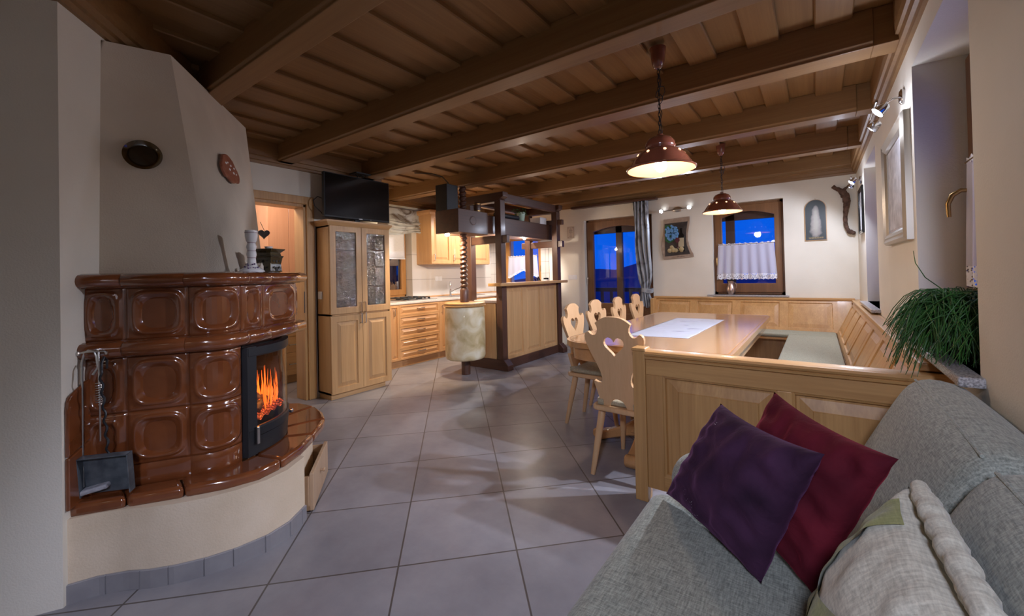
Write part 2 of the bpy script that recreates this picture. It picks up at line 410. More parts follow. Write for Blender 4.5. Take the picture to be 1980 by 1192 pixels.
    def sweep(s, path, prof, closed=False, seams=(), inset=.003, caps=True):
        """path: 2-D plan points; prof: (outward, z); outward is to the right of travel"""
        path = [Vector(p) for p in path]; n = len(path); rings = []
        for k, p in enumerate(path):
            a = path[k - 1] if (k > 0 or closed) else None; b = path[(k + 1) % n] if (k < n - 1 or closed) else None
            d1 = (p - a).normalized() if a is not None else None; d2 = (b - p).normalized() if b is not None else None
            if d1 is None: d1 = d2
            if d2 is None: d2 = d1
            n1 = Vector((d1.y, -d1.x)); n2 = Vector((d2.y, -d2.x)); nn = (n1 + n2).normalized(); sc = 1 / max(.4, nn.dot(n1))
            cut = inset if k in seams else 0
            rings.append([s.bm.verts.new((p.x + nn.x * sc * (o - cut), p.y + nn.y * sc * (o - cut), z)) for o, z in prof])
        m = len(prof)
        for k in range(n if closed else n - 1):
            a, b = rings[k], rings[(k + 1) % n]
            for q in range(m): s.bm.faces.new([a[q], b[q], b[(q + 1) % m], a[(q + 1) % m]])
        if caps and not closed: s.bm.faces.new(rings[0]); s.bm.faces.new(rings[-1][::-1])
        return s
    def obj(s, name, mat, parent=None, smooth=False, bevel=0, seg=2, sub=0, angle=40, **props):
        bm = s.bm
        if parent is not None:
            inv = rootmat(parent).inverted()
            if inv != Matrix(): bmesh.ops.transform(bm, matrix=inv, verts=bm.verts)
        bmesh.ops.recalc_face_normals(bm, faces=bm.faces)
        me = bpy.data.meshes.new(name); bm.to_mesh(me); bm.free()
        me.materials.append(M[mat] if isinstance(mat, str) else mat)
        if smooth:
            for p in me.polygons: p.use_smooth = True
            if angle < 180: me.set_sharp_from_angle(angle=math.radians(angle))
        o = bpy.data.objects.new(name, me); C.objects.link(o)
        if parent is not None: o.parent = parent
        if bevel:
            b = o.modifiers.new('bevel', 'BEVEL'); b.width = bevel; b.segments = seg; b.limit_method = 'ANGLE'; b.angle_limit = math.radians(35); b.harden_normals = False
        if sub:
            q = o.modifiers.new('sub', 'SUBSURF'); q.levels = sub; q.render_levels = sub
        for k, v in props.items(): o[k] = v
        return o
def thing(name, label, cat, loc=(0, 0, 0), rz=0, group=None):
    o = bpy.data.objects.new(name, None); C.objects.link(o); o.location = loc; o.rotation_euler = (0, 0, rz); o.empty_display_size = .05
    RM[o.name] = T(Vector(loc)) @ RZ(rz)
    o['label'] = label; o['category'] = cat
    if group: o['group'] = group
    return o
def tag(o, label, cat, group=None):
    o['label'] = label; o['category'] = cat
    if group: o['group'] = group
    return o
def struct(o): o['kind'] = 'structure'; return o
def copy_tree(o, parent=None):
    c = o.copy(); C.objects.link(c); c.parent = parent
    for ch in list(o.children): copy_tree(ch, c)
    return c
def arc(c, r, a0, a1, n): return [(c[0] + r * math.cos(math.radians(a0 + (a1 - a0) * k / n)), c[1] + r * math.sin(math.radians(a0 + (a1 - a0) * k / n))) for k in range(n + 1)]
def rrect(x0, y0, x1, y1, r, n=5):
    return arc((x1 - r, y1 - r), r, 0, 90, n) + arc((x0 + r, y1 - r), r, 90, 180, n) + arc((x0 + r, y0 + r), r, 180, 270, n) + arc((x1 - r, y0 + r), r, 270, 360, n)
RAISED = lambda rail: [(0, 0), (rail, 0), (rail + .005, .013), (rail + .013, .013), (rail + .042, .003), (rail + .045, .0)]
FX = lambda x, y, z: frame((x, y, z), (0, 1, 0), (1, 0, 0))       # surface facing +X, local x runs +Y
FY = lambda x, y, z: frame((x, y, z), (1, 0, 0), (0, -1, 0))      # surface facing -Y, local x runs +X
FXN = lambda x, y, z: frame((x, y, z), (0, -1, 0), (-1, 0, 0))    # surface facing -X, local x runs -Y
# ================================================================ room shell
YF, XR, XL, XK, ZC = 6.30, .41, -4.32, -5.30, 2.60
def wall_cells(mb, M_, u0, u1, v0, v1, t, holes):
    us = sorted({u0, u1, *[h[0] for h in holes], *[h[1] for h in holes]}); vs = sorted({v0, v1, *[h[2] for h in holes], *[h[3] for h in holes]})
    for a, b in zip(us, us[1:]):
        for c, d in zip(vs, vs[1:]):
            mu, mv = (a + b) / 2, (c + d) / 2
            if any(h[0] < mu < h[1] and h[2] < mv < h[3] for h in holes): continue
            mb.box((a, c, -t), (b, d, 0), M_)
ZT = 2.72
struct(MB().box((-6.2, -2.6, -.12), (.9, 6.8, 0)).obj('floor', 'floor'))
# far wall: kitchen window, balcony door, dining window
mb = MB(); wall_cells(mb, FY(0, YF, 0), -5.6, .9, 0, ZT, .36, [(-4.99, -4.10, .95, 1.98), (-3.22, -2.06, 0, 2.135), (-1.20, -.34, .90, 2.165)]); struct(mb.obj('wall_far', 'cream'))
# right wall: two windows (local u = -Y)
mb = MB(); wall_cells(mb, FXN(XR, 0, 0), -6.66, 2.6, 0, ZT, .40, [(-5.37, -4.39, .90, 2.24), (-2.79, -1.87, .90, 2.24)]); struct(mb.obj('wall_right', 'cream'))
# left wall with the pantry doorway (local u = Y)
mb = MB(); wall_cells(mb, FX(XL, 0, 0), 1.03, 3.04, 0, ZT, .16, [(1.38, 2.185, 0, 2.02)]); struct(mb.obj('wall_left', 'cream'))
mb = MB(); mb.box((XK - .3, 2.90, 0), (XL - .16, 3.04, ZT)); struct(mb.obj('wall_pantry_side', 'cream'))
mb = MB(); wall_cells(mb, FX(XK, 0, 0), 3.04, 6.66, 0, ZT, .36, [(3.40, 4.36, .93, 2.10)]); struct(mb.obj('wall_kitchen', 'cream'))
# masonry corner carrying the stove, and the walls behind the camera
W0 = Vector((-2.41, .27)); WD = Vector((-.793, .609))
struct(MB().prism([(-2.41, .27), (-3.40, 1.03), (-4.32, 1.03), (-4.32, .9), (-3.5, .85), (-3.25, -.55), (-2.88, -.56)], 0, ZT).obj('wall_corner', 'cream'))
struct(MB().box((-3.2, -2.2, 0), (-3.0, -.5, ZT)).obj('wall_left_near', 'cream'))
struct(MB().box((-3.2, -2.4, 0), (.9, -2.2, ZT)).obj('wall_back', 'cream'))
# pantry behind the doorway
mb = MB(); mb.box((-5.75, .9, 0), (-5.62, 2.9, ZT)); mb.box((-5.62, .9, 0), (-4.48, 1.02, ZT)); struct(mb.obj('wall_pantry', 'cream'))
# splashback tiles
struct(MB().box((XK, 4.365, .88), (XK + .012, YF, 2.2)).obj('wall_splashback_side', 'tilesYZ'))
mb = MB(); wall_cells(mb, FY(0, YF, 0), XK, -3.93, .88, 2.2, -.012, [(-4.99, -4.10, .95, 1.98)]); struct(mb.obj('wall_splashback_end', 'tilesXZ'))
struct(MB().box((XK - .30, 4.345, .93), (XK + .012, 4.364, 2.1)).obj('wall_splashback_reveal', 'tilesYZ'))

# ceiling: boards laid in two heights, running along Y
mb = MB(); mb.box((-6.2, -2.6, ZC), (.9, 6.8, ZT + .1))
x = .021 - .166 * 40
while x < .7:
    mb.box((x, -2.4, ZC - .028), (x + .166, 6.6, ZC + .01)); x += .332
struct(mb.obj('ceiling', 'ceilY', bevel=.006, seg=1))
for k, (y0, y1) in enumerate(((-1.0, -.86), (-.03, .11), (.94, 1.085), (1.90, 2.05), (2.80, 2.98), (3.90, 4.06), (5.00, 5.14))):
    mb = MB(); x0 = XK if y0 > 3 else (XL if y0 > 1.03 else -3.4)
    mb.prism([(y0, 2.60), (y0, 2.425), (y0 + .012, 2.415), (y0 + .012, 2.40), (y1 - .012, 2.40), (y1 - .012, 2.415), (y1, 2.425), (y1, 2.60)], x0, XR - .14, frame((0, 0, 0), (0, 1, 0), (1, 0, 0)))
    mb.box((XR - .14, y0 + .012, 2.40), (XR, y1 - .012, 2.60)); mb.box((x0 - .0, y0 + .012, 2.40), (x0 + .1, y1 - .012, 2.60))
    struct(mb.obj('ceiling_beam', 'ceilX', bevel=.004))
# crown mouldings
CROWN = [(0, 2.36), (.018, 2.36), (.022, 2.385), (.038, 2.39), (.042, 2.425), (.055, 2.43), (.06, 2.47), (.06, 2.60), (0, 2.60)]
def crown(k, path, mat): struct(MB().sweep(path, CROWN).obj('trim_%d' % k, mat))
crown(1, [(XK, YF), (XR, YF), (XR, -2.2)], 'ceilX')
crown(2, [(XL - .0, 1.03), (XL, 3.04), (XK, 3.04), (XK, YF)], 'ceilY')
crown(3, [(-2.88, -.56), (-2.41, .27), (-3.40, 1.03), (-4.32, 1.03)], 'ceilX')
mb = MB(); mb.box((XK, YF - .22, 2.44), (XR, YF - .05, 2.60)); struct(mb.obj('ceiling_beam', 'ceilX', bevel=.005))

# ---------------------------------------------------------------- windows, doors
def casement(name, X0, X1, Z0, Z1, wood_, M_, depth, arch=True, mullion=None, glass='pane', bottom=.12, side=.11, top=.12):
    """window in a wall opening; M_ maps local (x, z, out) on the wall face, set back by depth"""
    e = bpy.data.objects.new(name, None); C.objects.link(e); RM[e.name] = Matrix(); e['kind'] = 'structure'
    mb = MB(); w_ = X1 - X0
    f0 = .045
    for a, b in (((X0, Z0), (X0 + f0, Z1)), ((X1 - f0, Z0), (X1, Z1)), ((X0, Z0), (X1, Z0 + f0)), ((X0, Z1 - f0), (X1, Z1))):
        mb.box((*a, -depth - .05), (*b, -depth + .012), M_)
    mb.obj('window_frame', wood_ + 'Z', e, bevel=.004)
    # sash with arched head
    gx0, gx1, gz0, gz1 = X0 + side, X1 - side, Z0 + bottom, Z1 - top
    hole = [(gx0, gz0), (gx1, gz0)]
    if arch:
        n = 12; rise = .07
        hole += [(gx1 + (gx0 - gx1) * k / n, gz1 - rise + rise * math.sin(PI * k / n)) for k in range(n + 1)]
    else: hole += [(gx1, gz1), (gx0, gz1)]
    MB().plate([(X0 + .025, Z0 + .03), (X1 - .025, Z0 + .03), (X1 - .025, Z1 - .03), (X0 + .025, Z1 - .03)], [hole], .06, M_ @ T((0, 0, -depth - .03))).obj('sash', wood_ + 'Z', e, bevel=.005)
    MB().box((gx0 - .01, gz0 - .01, -depth - .012), (gx1 + .01, gz1 + .01, -depth - .006), M_).obj('pane', glass, e)
    if mullion: MB().box((mullion[0], gz0 - .05, -depth - .16), (mullion[1], gz1 + .05, -depth - .10), M_).obj('shutter_post', 'darkZ', e)
    if mullion: MB().box((gx0 - .1, gz1 - .10, -depth - .16), (gx1 + .1, gz1 + .06, -depth - .10), M_).obj('shutter_head', 'darkX', e)
    return e
def sill(name, e, a, b): MB().box(a, b).obj(name, 'granite', e, bevel=.006)
def lever(e, M_, x, z, d, down=-1, mat='brass'):
    mb = MB(); mb.lathe([(.012, 0), (.012, .006), (.006, .008), (.006, .04)], 12, M_ @ T((x, z, d)))
    mb.tube([(x, z, d + .04), (x + .004, z, d + .05), (x, z - .02 * -down, d + .055), (x, z + .11 * down, d + .05)], .008, 8, M_)
    mb.obj('handle', mat, e, smooth=True)
e = casement('window_1', -1.20, -.34, .90, 2.165, 'win', FY(0, YF, 0), .10, mullion=(-1.06, -.945), bottom=.155)
sill('window_sill', e, (-1.28, YF - .05, .875), (-.30, YF + .12, .90)); lever(e, FY(0, YF, 0), -1.155, 1.42, -.085)
e = casement('window_2', -4.99, -4.10, .95, 1.98, 'pine', FY(0, YF, 0), .10, arch=False, bottom=.10, top=.09)
lever(e, FY(0, YF, 0), -4.14, 1.4, -.085)
e = casement('window_3', 3.40, 4.36, .93, 2.10, 'pine', FX(XK, 0, 0), .16, arch=False, glass='pane_grey', bottom=.12, side=.115)
e = casement('window_4', -2.79, -1.87, .90, 2.24, 'win', FXN(XR, 0, 0), .21, bottom=.12)
sill('window_sill', e, (.35, 1.82, .868), (.62, 2.84, .90))
mb = MB(); mb.tube([(.585, 2.70, 1.585), (.55, 2.70, 1.59), (.52, 2.70, 1.57), (.505, 2.70, 1.53), (.508, 2.70, 1.47)], [.009, .010, .011, .010, .008], 10); mb.lathe([(.02, 0), (.02, .008), (.012, .012)], 12, FXN(.60, 2.70, 1.585)); mb.obj('handle', 'brass', e, smooth=True)
e = casement('window_5', -5.37, -4.39, .90, 2.24, 'win', FXN(XR, 0, 0), .21, bottom=.12)
sill('window_sill', e, (.35, 4.33, .872), (.62, 5.42, .90)); MB().tube([(.60, 4.52, 1.0), (.565, 4.52, 1.0), (.56, 4.52, .93)], .008).obj('handle', 'chrome', e, smooth=True)
# balcony door
e = casement('door_1', -3.22, -2.06, .0, 2.135, 'win', FY(0, YF, 0), .10, bottom=.74, mullion=(-2.735, -2.63), side=.13, top=.13)
mb = MB()
for a in (-3.10, -2.62): mb.panel(FY(a, YF + .085, .12), .42, .52, .02, RAISED(.03))
mb.obj('door_panel', 'winZ', e)
lever(e, FY(0, YF, 0), -3.19, 1.16, -.085, mat='chrome')
# pantry doorway lining
e = bpy.data.objects.new('door_2', None); C.objects.link(e); RM[e.name] = Matrix(); e['kind'] = 'structure'
mb = MB()
for y0, y1, z0, z1 in ((2.185, 2.265, 0, 2.10), (1.30, 1.38, 0, 2.10)): mb.box((XL - .01, y0, z0), (XL + .022, y1, z1))
mb.box((XL - .01, 1.30, 2.02), (XL + .024, 2.265, 2.10)); mb.obj('door_casing', 'benchZ', e, bevel=.006)
mb = MB(); mb.box((XL - .19, 2.16, 0), (XL + .0, 2.19, 2.02)); mb.box((XL - .19, 1.375, 0), (XL, 1.40, 2.02)); mb.box((XL - .19, 1.38, 1.99), (XL, 2.19, 2.025)); mb.obj('door_lining', 'benchZ', e, bevel=.003)
MB().box((XL - .0, 2.155, .9), (XL + .004, 2.162, 1.12)).obj('strike_plate', 'iron', e)

# world outside: hills, balcony rail, neighbour wall behind the kitchen window
mb = MB(); pts = []
for k in range(61):
    x = -420 + k * 14; z = 3 + 5 * math.sin(k * .37) + 3.5 * math.sin(k * .83 + 1) + 1.2 * math.sin(k * 2.1); pts.append((x, z))
for (x0, z0), (x1, z1) in zip(pts, pts[1:]):
    mb.face([(x0, 300, -60), (x1, 300, -60), (x1, 330, z1), (x0, 330, z0)]); mb.face([(x0, 330, z0), (x1, 330, z1), (x1, 380, -60), (x0, 380, -60)])
struct(mb.obj('hills', 'hill'))
mb = MB(); mb.box((-4.5, 7.7, .86), (.8, 7.76, .94)); mb.box((-4.5, 7.7, .2), (.8, 7.75, .26))
for k in range(26): mb.box((-4.4 + k * .2, 7.71, .2), (-4.34 + k * .2, 7.74, .9))
struct(mb.obj('balcony_railing', 'darkX'))
struct(MB().box((-6, 6.7, -.1), (1, 7.8, -.02)).obj('balcony_floor', 'outwall'))
mb = MB(); mb.box((-8.6, 1, -1), (-8.4, 8, 4)); struct(mb.obj('neighbour_wall', 'outwall'))
struct(MB().box((-8.4, 4.6, .2), (-8.36, 5.3, 1.6)).obj('neighbour_window', 'white'))
# ================================================================ tiled stove
ST = thing('tiled_stove', 'brown glazed tiled stove with curved fire door and plastered hood in the corner', 'stove', (-2.55, .75, 0))
def stp(mb, name, mat, par=None, **k): return mb.obj(name, mat, par or ST, **k)
PL = [(-2.45, .235), (-2.395, .362), (-2.33, .441), (-2.27, .49), (-2.21, .56), (-2.155, .65), (-2.118, .75), (-2.103, .865), (-2.128, .971), (-2.207, 1.088), (-2.275, 1.085), (-2.62, 1.345), (-2.76, 1.41), (-2.98, 1.38), (-3.14, 1.16), (-3.22, .90)]
back = [(-3.0, .735), (-2.7, .50)]
mb = MB(); mb.prism(PL + back, 0, .325); stp(mb, 'plinth', 'stoveplaster', smooth=True, angle=30)
mb = MB()
def resample(path, step):
    out = [Vector(path[0])]; acc = 0
    L = [0]
    for a, b in zip(path, path[1:]): L.append(L[-1] + (Vector(b) - Vector(a)).length)
    n = max(2, int(L[-1] / step))
    for k in range(1, n + 1):
        t = L[-1] * k / n
        for i in range(len(L) - 1):
            if t <= L[i + 1] + 1e-9:
                q = (t - L[i]) / (L[i + 1] - L[i]); out.append(Vector(path[i]).lerp(Vector(path[i + 1]), q)); break
    return out
def seamed(path, every, step=.02, w=.0025):
    """resample a path and add seam points every so often; returns points and seam indices"""
    pts = resample(path, step); out = []; seams = []; d = 0; last = None; nxt = every
    for p in pts:
        if last is not None:
            d += (p - last).length
            if d >= nxt:
                t = (p - last).normalized(); out += [p - t * w, p, p + t * w]; seams.append(len(out) - 2); nxt += every; last = p; continue
        out.append(p); last = p
    return out, seams
p_, s_ = seamed([(-2.70, -.215)] + PL[:10], .112)
skirt = [Vector(q) for q in p_]
mb.sweep(skirt, [(-.02, 0), (.009, 0), (.009, .072), (.006, .075), (-.02, .075)], seams=s_, inset=.004); stp(mb, 'plinth_tile_band', M['floor_band'] if 'floor_band' in M else mottled('blue_grey_skirting_tile', (.23, .22, .235), (.29, .28, .29), 8, .4, .05))
# hearth slab: glazed wedge tiles between the tile foot and the rim
OUT = [(-2.455, .275), (-2.345, .44), (-2.235, .60), (-2.165, .72), (-2.13, .845), (-2.16, .96), (-2.24, 1.09), (-2.36, 1.22), (-2.475, 1.33), (-2.555, 1.395), (-2.70, 1.455), (-2.87, 1.49), (-3.03, 1.47), (-3.13, 1.40)]
INN = [(-2.58, .375), (-2.46, .45), (-2.36, .62), (-2.33, .74), (-2.315, .85), (-2.36, .91), (-2.43, .98), (-2.50, 1.05), (-2.57, 1.11), (-2.62, 1.15), (-2.70, 1.18), (-2.80, 1.18), (-2.92, 1.15), (-3.05, 1.05)]
mb = MB()
def slab(ids):
    o = [Vector(OUT[k]) for k in ids]; n = [Vector(INN[k]) for k in ids]; e1 = (o[-1] - o[0]).normalized() * .0012
    o[0] += e1; n[0] += e1; o[-1] -= e1; n[-1] -= e1
    mb.prism([tuple(q) for q in o] + [tuple(q) for q in n[::-1]], .318, .372)
for ids in ((0, 1), (1, 2), (2, 3, 4, 5), (5, 6, 7), (7, 8, 9), (9, 10, 11), (11, 12, 13)): slab(ids)
stp(mb, 'hearth_slab', 'glaze', bevel=.018, seg=3, smooth=True, angle=50)
# tile core (mortar) behind the relief tiles
A0 = Vector((-2.53, .33)); A1 = Vector((-2.445, .463)); A2 = Vector((-2.333, .648)); C1 = Vector((-2.312, .848)); D1 = Vector((-2.378, .972)); D2 = Vector((-2.592, 1.245)); D3 = Vector((-2.665, 1.262)); D4 = Vector((-2.95, 1.10))
ARC = [A2.lerp(C1, t) + Vector((.8, -.1)).normalized() * (.042 * math.sin(PI * t) ** 1) for t in [k / 10 for k in range(11)]]
UP = [A0, A1] + ARC + [D1, D2, D3, D4]
ins = lambda P, d: [tuple(Vector(p) + (Vector((-2.75, .75)) - Vector(p)).normalized() * d) for p in P]
mb = MB(); mb.prism(ins([A0, A1] + ARC, .008) + [(-2.54, .655), (-2.62, .50)], .36, .96)
mb.prism(ins(UP, .008) + [(-3.0, .78)], .93, 1.27); stp(mb, 'core', 'glaze')
def sm(a, b, x):
    t = min(1, max(0, (x - a) / (b - a))); return t * t * (3 - 2 * t)
def tile(path, z0, z1, narrow=False, plain_=False):
    path = [Vector(p) for p in path]; L = [0]
    for a, b in zip(path, path[1:]): L.append(L[-1] + (b - a).length)
    W_ = L[-1]; H_ = z1 - z0
    def at(u):
        t = u * W_
        for i in range(len(L) - 1):
            if t <= L[i + 1] + 1e-9:
                q = (t - L[i]) / (L[i + 1] - L[i]); d = (path[i + 1] - path[i]).normalized(); return path[i].lerp(path[i + 1], q), d
    def nrm(u):
        a, _ = at(max(0, u - .12)); b, _ = at(min(1, u + .12)); d = (b - a).normalized(); return Vector((d.y, -d.x))
    def fn(u, v):
        p, _ = at(u); n = nrm(u)
        x, y = 2 * u - 1, 2 * v - 1
        ex, ey = (1 - abs(x)) * W_ / 2, (1 - abs(y)) * H_ / 2
        off = .006 * (sm(0, .007, min(ex, ey)) - 1)
        if not plain_:
            xx = abs(x) * (1.05 if not narrow else 1.3); yy = abs(y) * 1.06
            r = (xx ** 4 + yy ** 4) ** .25
            off += .010 * (sm(.93, .82, r) - sm(.80, .66, r)) if not narrow else .008 * (sm(.93, .82, r) - sm(.8, .62, r))
            r2 = ((abs(x) / .62) ** 3.2 + (abs(y + .03) / .66) ** 3.2) ** (1 / 3.2)
            if narrow: r2 = ((abs(x) / .42) ** 2.4 + (abs(y) / .72) ** 2.4) ** (1 / 2.4)
            if r2 < 1: off -= .007 * sm(1.0, .86, r2) + .024 * (1 - r2 ** 2.5) * sm(1.0, .6, r2) * (1.2 - .3 * y)
        q = p + n * (off + .002); return Vector((q.x, q.y, z0 + H_ * v))
    n_u = 30 if not narrow else 16
    mb = MB(); mb.grid(fn, n_u if not plain_ else 8, 34 if not plain_ else 6)
    stp(mb, 'stove_tile', 'glaze', smooth=True, angle=180)
e = .0015
rows_lower = ((.462, .689), (.692, .932)); up_row = (1.002, 1.232)
for z0, z1 in rows_lower:
    tile([A0, A1], z0, z1, True); tile([A1, A2], z0, z1); tile(ARC, z0, z1)
tile([A0, A1], .37, .459, plain_=True); tile([A1, A2], .37, .459, plain_=True); tile(ARC, .37, .459, plain_=True)
tile([A0, A1], *up_row, True); tile([A1, A2], *up_row); tile(ARC, *up_row); tile([C1, D1], *up_row, True); tile([D1, D2], *up_row); tile([D2, D3], *up_row, True); tile([D3, D4], *up_row)
# tiles set on the masonry return at the left
mb = MB()
n2 = Vector((.609, .793))
def wtile(t0, t1, poly):
    b0 = W0 + WD * t0; mb.plate(poly, [], .014, frame((b0.x, b0.y, 0), (WD.x, WD.y, 0), (n2.x, n2.y, 0)))
wtile(.012, 0, [(0, .36), (.135, .36), (.135, .60), (0, .565)]); wtile(.012, 0, [(0, .568), (.135, .603), (.135, .86), (.03, .815), (.012, .805), (.003, .785), (0, .76)])
stp(mb, 'return_tile', 'glaze', bevel=.006, seg=2)
def cornice(path, z0, z1, out, name, seams):
    h_ = z1 - z0; prof = [(-.03, z0)]
    prof += [(out * .35, z0), (out * .45, z0 + .006)]
    for k in range(9):
        a = -PI / 2 + PI * k / 8; prof.append((out * .55 + .45 * out * math.cos(a) + 0, z0 + h_ * .5 + (h_ * .5 - .004) * math.sin(a)))
    prof += [(out * .3, z1), (-.12, z1)]
    pts = []; sm_ = []
    for k, p in enumerate(path):
        p = Vector(p)
        if k in seams and 0 < k < len(path) - 1:
            t = (Vector(path[k + 1]) - Vector(path[k - 1])).normalized(); pts += [p - t * .003, p, p + t * .003]; sm_.append(len(pts) - 2)
        else: pts.append(p)
    mb = MB(); mb.sweep(pts, prof, seams=sm_, inset=.004); stp(mb, name, 'glaze', smooth=True, angle=50)
CP = [A0, A1] + ARC + [D1, D2, D3, D4]
cornice(CP, 1.228, 1.292, .058, 'cornice', (1, 2, 12, 13)); cornice(CP, .932, 1.004, .052, 'cornice', (1, 2, 12, 13))
mb = MB(); mb.prism([tuple(p) for p in CP] + [(-3.1, .8), (-2.75, .52)], 1.27, 1.2905); mb.prism([tuple(p) for p in [C1, D1, D2, D3, D4]] + [(-2.9, .9), (-2.5, .7)], .934, .96); stp(mb, 'shelf_top', 'glaze')
# plastered hood
B0, B1_, B2, B3 = (-2.585, .405), (-2.36, .737), (-3.02, 1.245), (-3.25, .93)
T0, T1, T2, T3 = (-2.607, .42), (-2.673, .684), (-3.53, 1.345), (-3.75, 1.05)
mb = MB()
v = [mb.bm.verts.new((*p, 1.29)) for p in (B0, B1_, B2, B3)]; t = [mb.bm.verts.new((p[0], p[1], z)) for p, z in ((T0, 2.345), (T1, 2.41), (T2, 2.41), (T3, 2.41))]
for a in (1, 2): mb.bm.faces.new([v[a], v[a + 1], t[a + 1], t[a]])
q0, q1, q2, q3 = v[0].co.copy(), v[1].co.copy(), t[1].co.copy(), t[0].co.copy()
mb.grid(lambda a, b: q0.lerp(q1, a).lerp(q3.lerp(q2, a), b), 14, 14)
mb.bm.faces.new(t); bmesh.ops.remove_doubles(mb.bm, verts=mb.bm.verts, dist=.0005); stp(mb, 'hood', 'hood', smooth=True, angle=12)
# fire door: curved frame, glass, knob, handle
F0 = Vector((-2.318, .862)); F1 = Vector((-2.628, 1.188)); fd = (F1 - F0).normalized(); fn_ = Vector((fd.y, -fd.x))
def fpt(t, b=.062): return F0.lerp(F1, t) + fn_ * (b * math.sin(PI * t) + .012)
FARC = [fpt(k / 16) for k in range(17)]
FB = stp(MB().sweep([FARC[0] - fn_ * .14] + FARC + [FARC[-1] - fn_ * .14], [(-.02, .378), (.0, .378), (.004, .44), (.004, .462), (-.02, .462)]), 'fire_door', 'iron', smooth=True, angle=40)
sub = lambda mb, n, m, **k: mb.obj(n, m, FB, **k)
sub(MB().sweep(FARC, [(-.01, .466), (.008, .466), (.010, .505), (.004, .512), (-.01, .512)]), 'lower_rail', 'iron', smooth=True, angle=40)
sub(MB().sweep(FARC, [(-.02, .865), (.004, .865), (.010, .872), (.010, .912), (-.02, .918)]), 'upper_rail', 'iron', smooth=True, angle=40)
sub(MB().sweep([FARC[0] - fn_ * .05, FARC[0], FARC[1], FARC[1].lerp(FARC[2], .5)], [(-.012, .378), (.008, .378), (.008, .918), (-.012, .918)]), 'stile', 'iron')
sub(MB().sweep(FARC[1:], [(-.001, .512), (.002, .512), (.002, .866), (-.001, .866)]), 'glass', 'fireglass', smooth=True)
sub(MB().box((-.004, -.006, .0), (.012, .008, .085), T((FARC[1].x + fn_.x * .016, FARC[1].y + fn_.y * .016, .432)) @ RZ(math.radians(10))), 'handle', 'steel', bevel=.002)
kp = FARC[13]; sub(MB().lathe([(.006, 0), (.006, .012), (.013, .016), (.013, .028), (.008, .032)], 14, frame((kp.x, kp.y, .487), (fd.x, fd.y, 0), (fn_.x, fn_.y, 0))), 'knob', 'chrome', smooth=True)
bk = [F0 - fn_ * .01, F0 - fn_ * .26 + fd * .02, F1 - fn_ * .26 - fd * .02, F1 - fn_ * .01]
mb = MB(); mb.sweep([tuple(q) for q in bk], [(-.0, .45), (.012, .45), (.012, .93), (-.0, .93)]); mb.prism([tuple(q) for q in bk], .45, .515); mb.prism([tuple(q) for q in bk], .90, .93)
stp(mb, 'firebox', 'matblack')
fc = F0.lerp(F1, .52) - fn_ * .085
fm = T((fc.x, fc.y, .515)) @ Matrix((( fd.x, fn_.x, 0), (fd.y, fn_.y, 0), (0, 0, 1))).to_4x4()
mb = MB(); mb.grid(lambda u, v: fm @ Vector(((u - .5) * .38, (v - .5) * .20, .012 + .03 * math.sin(PI * v) + .008 * math.sin(31 * u + 17 * v))), 24, 12); stp(mb, 'ember_bed', 'ember', smooth=True)
for k, (x0, y0, x1, y1, z0, z1, r) in enumerate(((-.15, .05, .02, -.02, .03, .10, .020), (.16, .04, -.02, -.03, .03, .13, .022), (-.06, .06, .13, .0, .035, .06, .018), (-.10, -.03, -.02, .02, .05, .15, .014), (.06, .0, .10, -.03, .05, .16, .015))):
    mb = MB(); mb.tube([(x0 + (x1 - x0) * q / 6 + random.uniform(-.004, .004), y0 + (y1 - y0) * q / 6, z0 + (z1 - z0) * q / 6 + random.uniform(-.004, .004)) for q in range(7)], [r * random.uniform(.75, 1.1) for q in range(7)], 9, fm); stp(mb, 'log', 'log', smooth=True, angle=60)
mb = MB()
for k in range(46):
    x0 = random.uniform(-.20, .19); y0 = random.uniform(-.06, .075); h_ = random.uniform(.08, .27) * (1 - abs(x0) * 1.6); ph = random.uniform(0, 6); wv = random.uniform(.004, .012)
    pts = [(x0 + wv * math.sin(ph + q * .8), y0 + .004 * math.cos(ph + q), .03 + h_ * q / 8) for q in range(9)]
    rr = random.uniform(.0025, .0065); mb.tube(pts, [rr * a for a in (.7, 1, 1.0, .9, .75, .6, .42, .25, .06)], 6, fm)
stp(mb, 'flames', 'fire', smooth=True, kind='stuff')
fl = light('fire_light', 'POINT', (fc.x + fn_.x * .03, fc.y + fn_.y * .03, .66), 1.3, (1, .35, .08), .05)
# wood drawer pulled out of the plinth
dd = Vector((-.79, .61)).normalized(); dn = Vector((dd.y, -dd.x))
dm = frame((-2.237, 1.150, 0), (dd.x, dd.y, 0), (dn.x, dn.y, 0))
DR = MB().box((0, .008, -.02), (.46, .205, 0), dm); dr = stp(DR, 'wood_drawer', 'crate', bevel=.003)
mb = MB(); mb.box((0, .01, -.20), (.014, .19, -.02), dm); mb.box((.446, .01, -.20), (.46, .19, -.02), dm); mb.box((.014, .012, -.20), (.446, .022, -.02), dm); mb.obj('drawer_side', 'crate', dr)
MB().lathe([(.007, 0), (.006, .012), (.012, .018), (.010, .026), (0, .028)], 12, dm @ T((.20, .135, 0))).obj('knob', 'crate', dr, smooth=True)

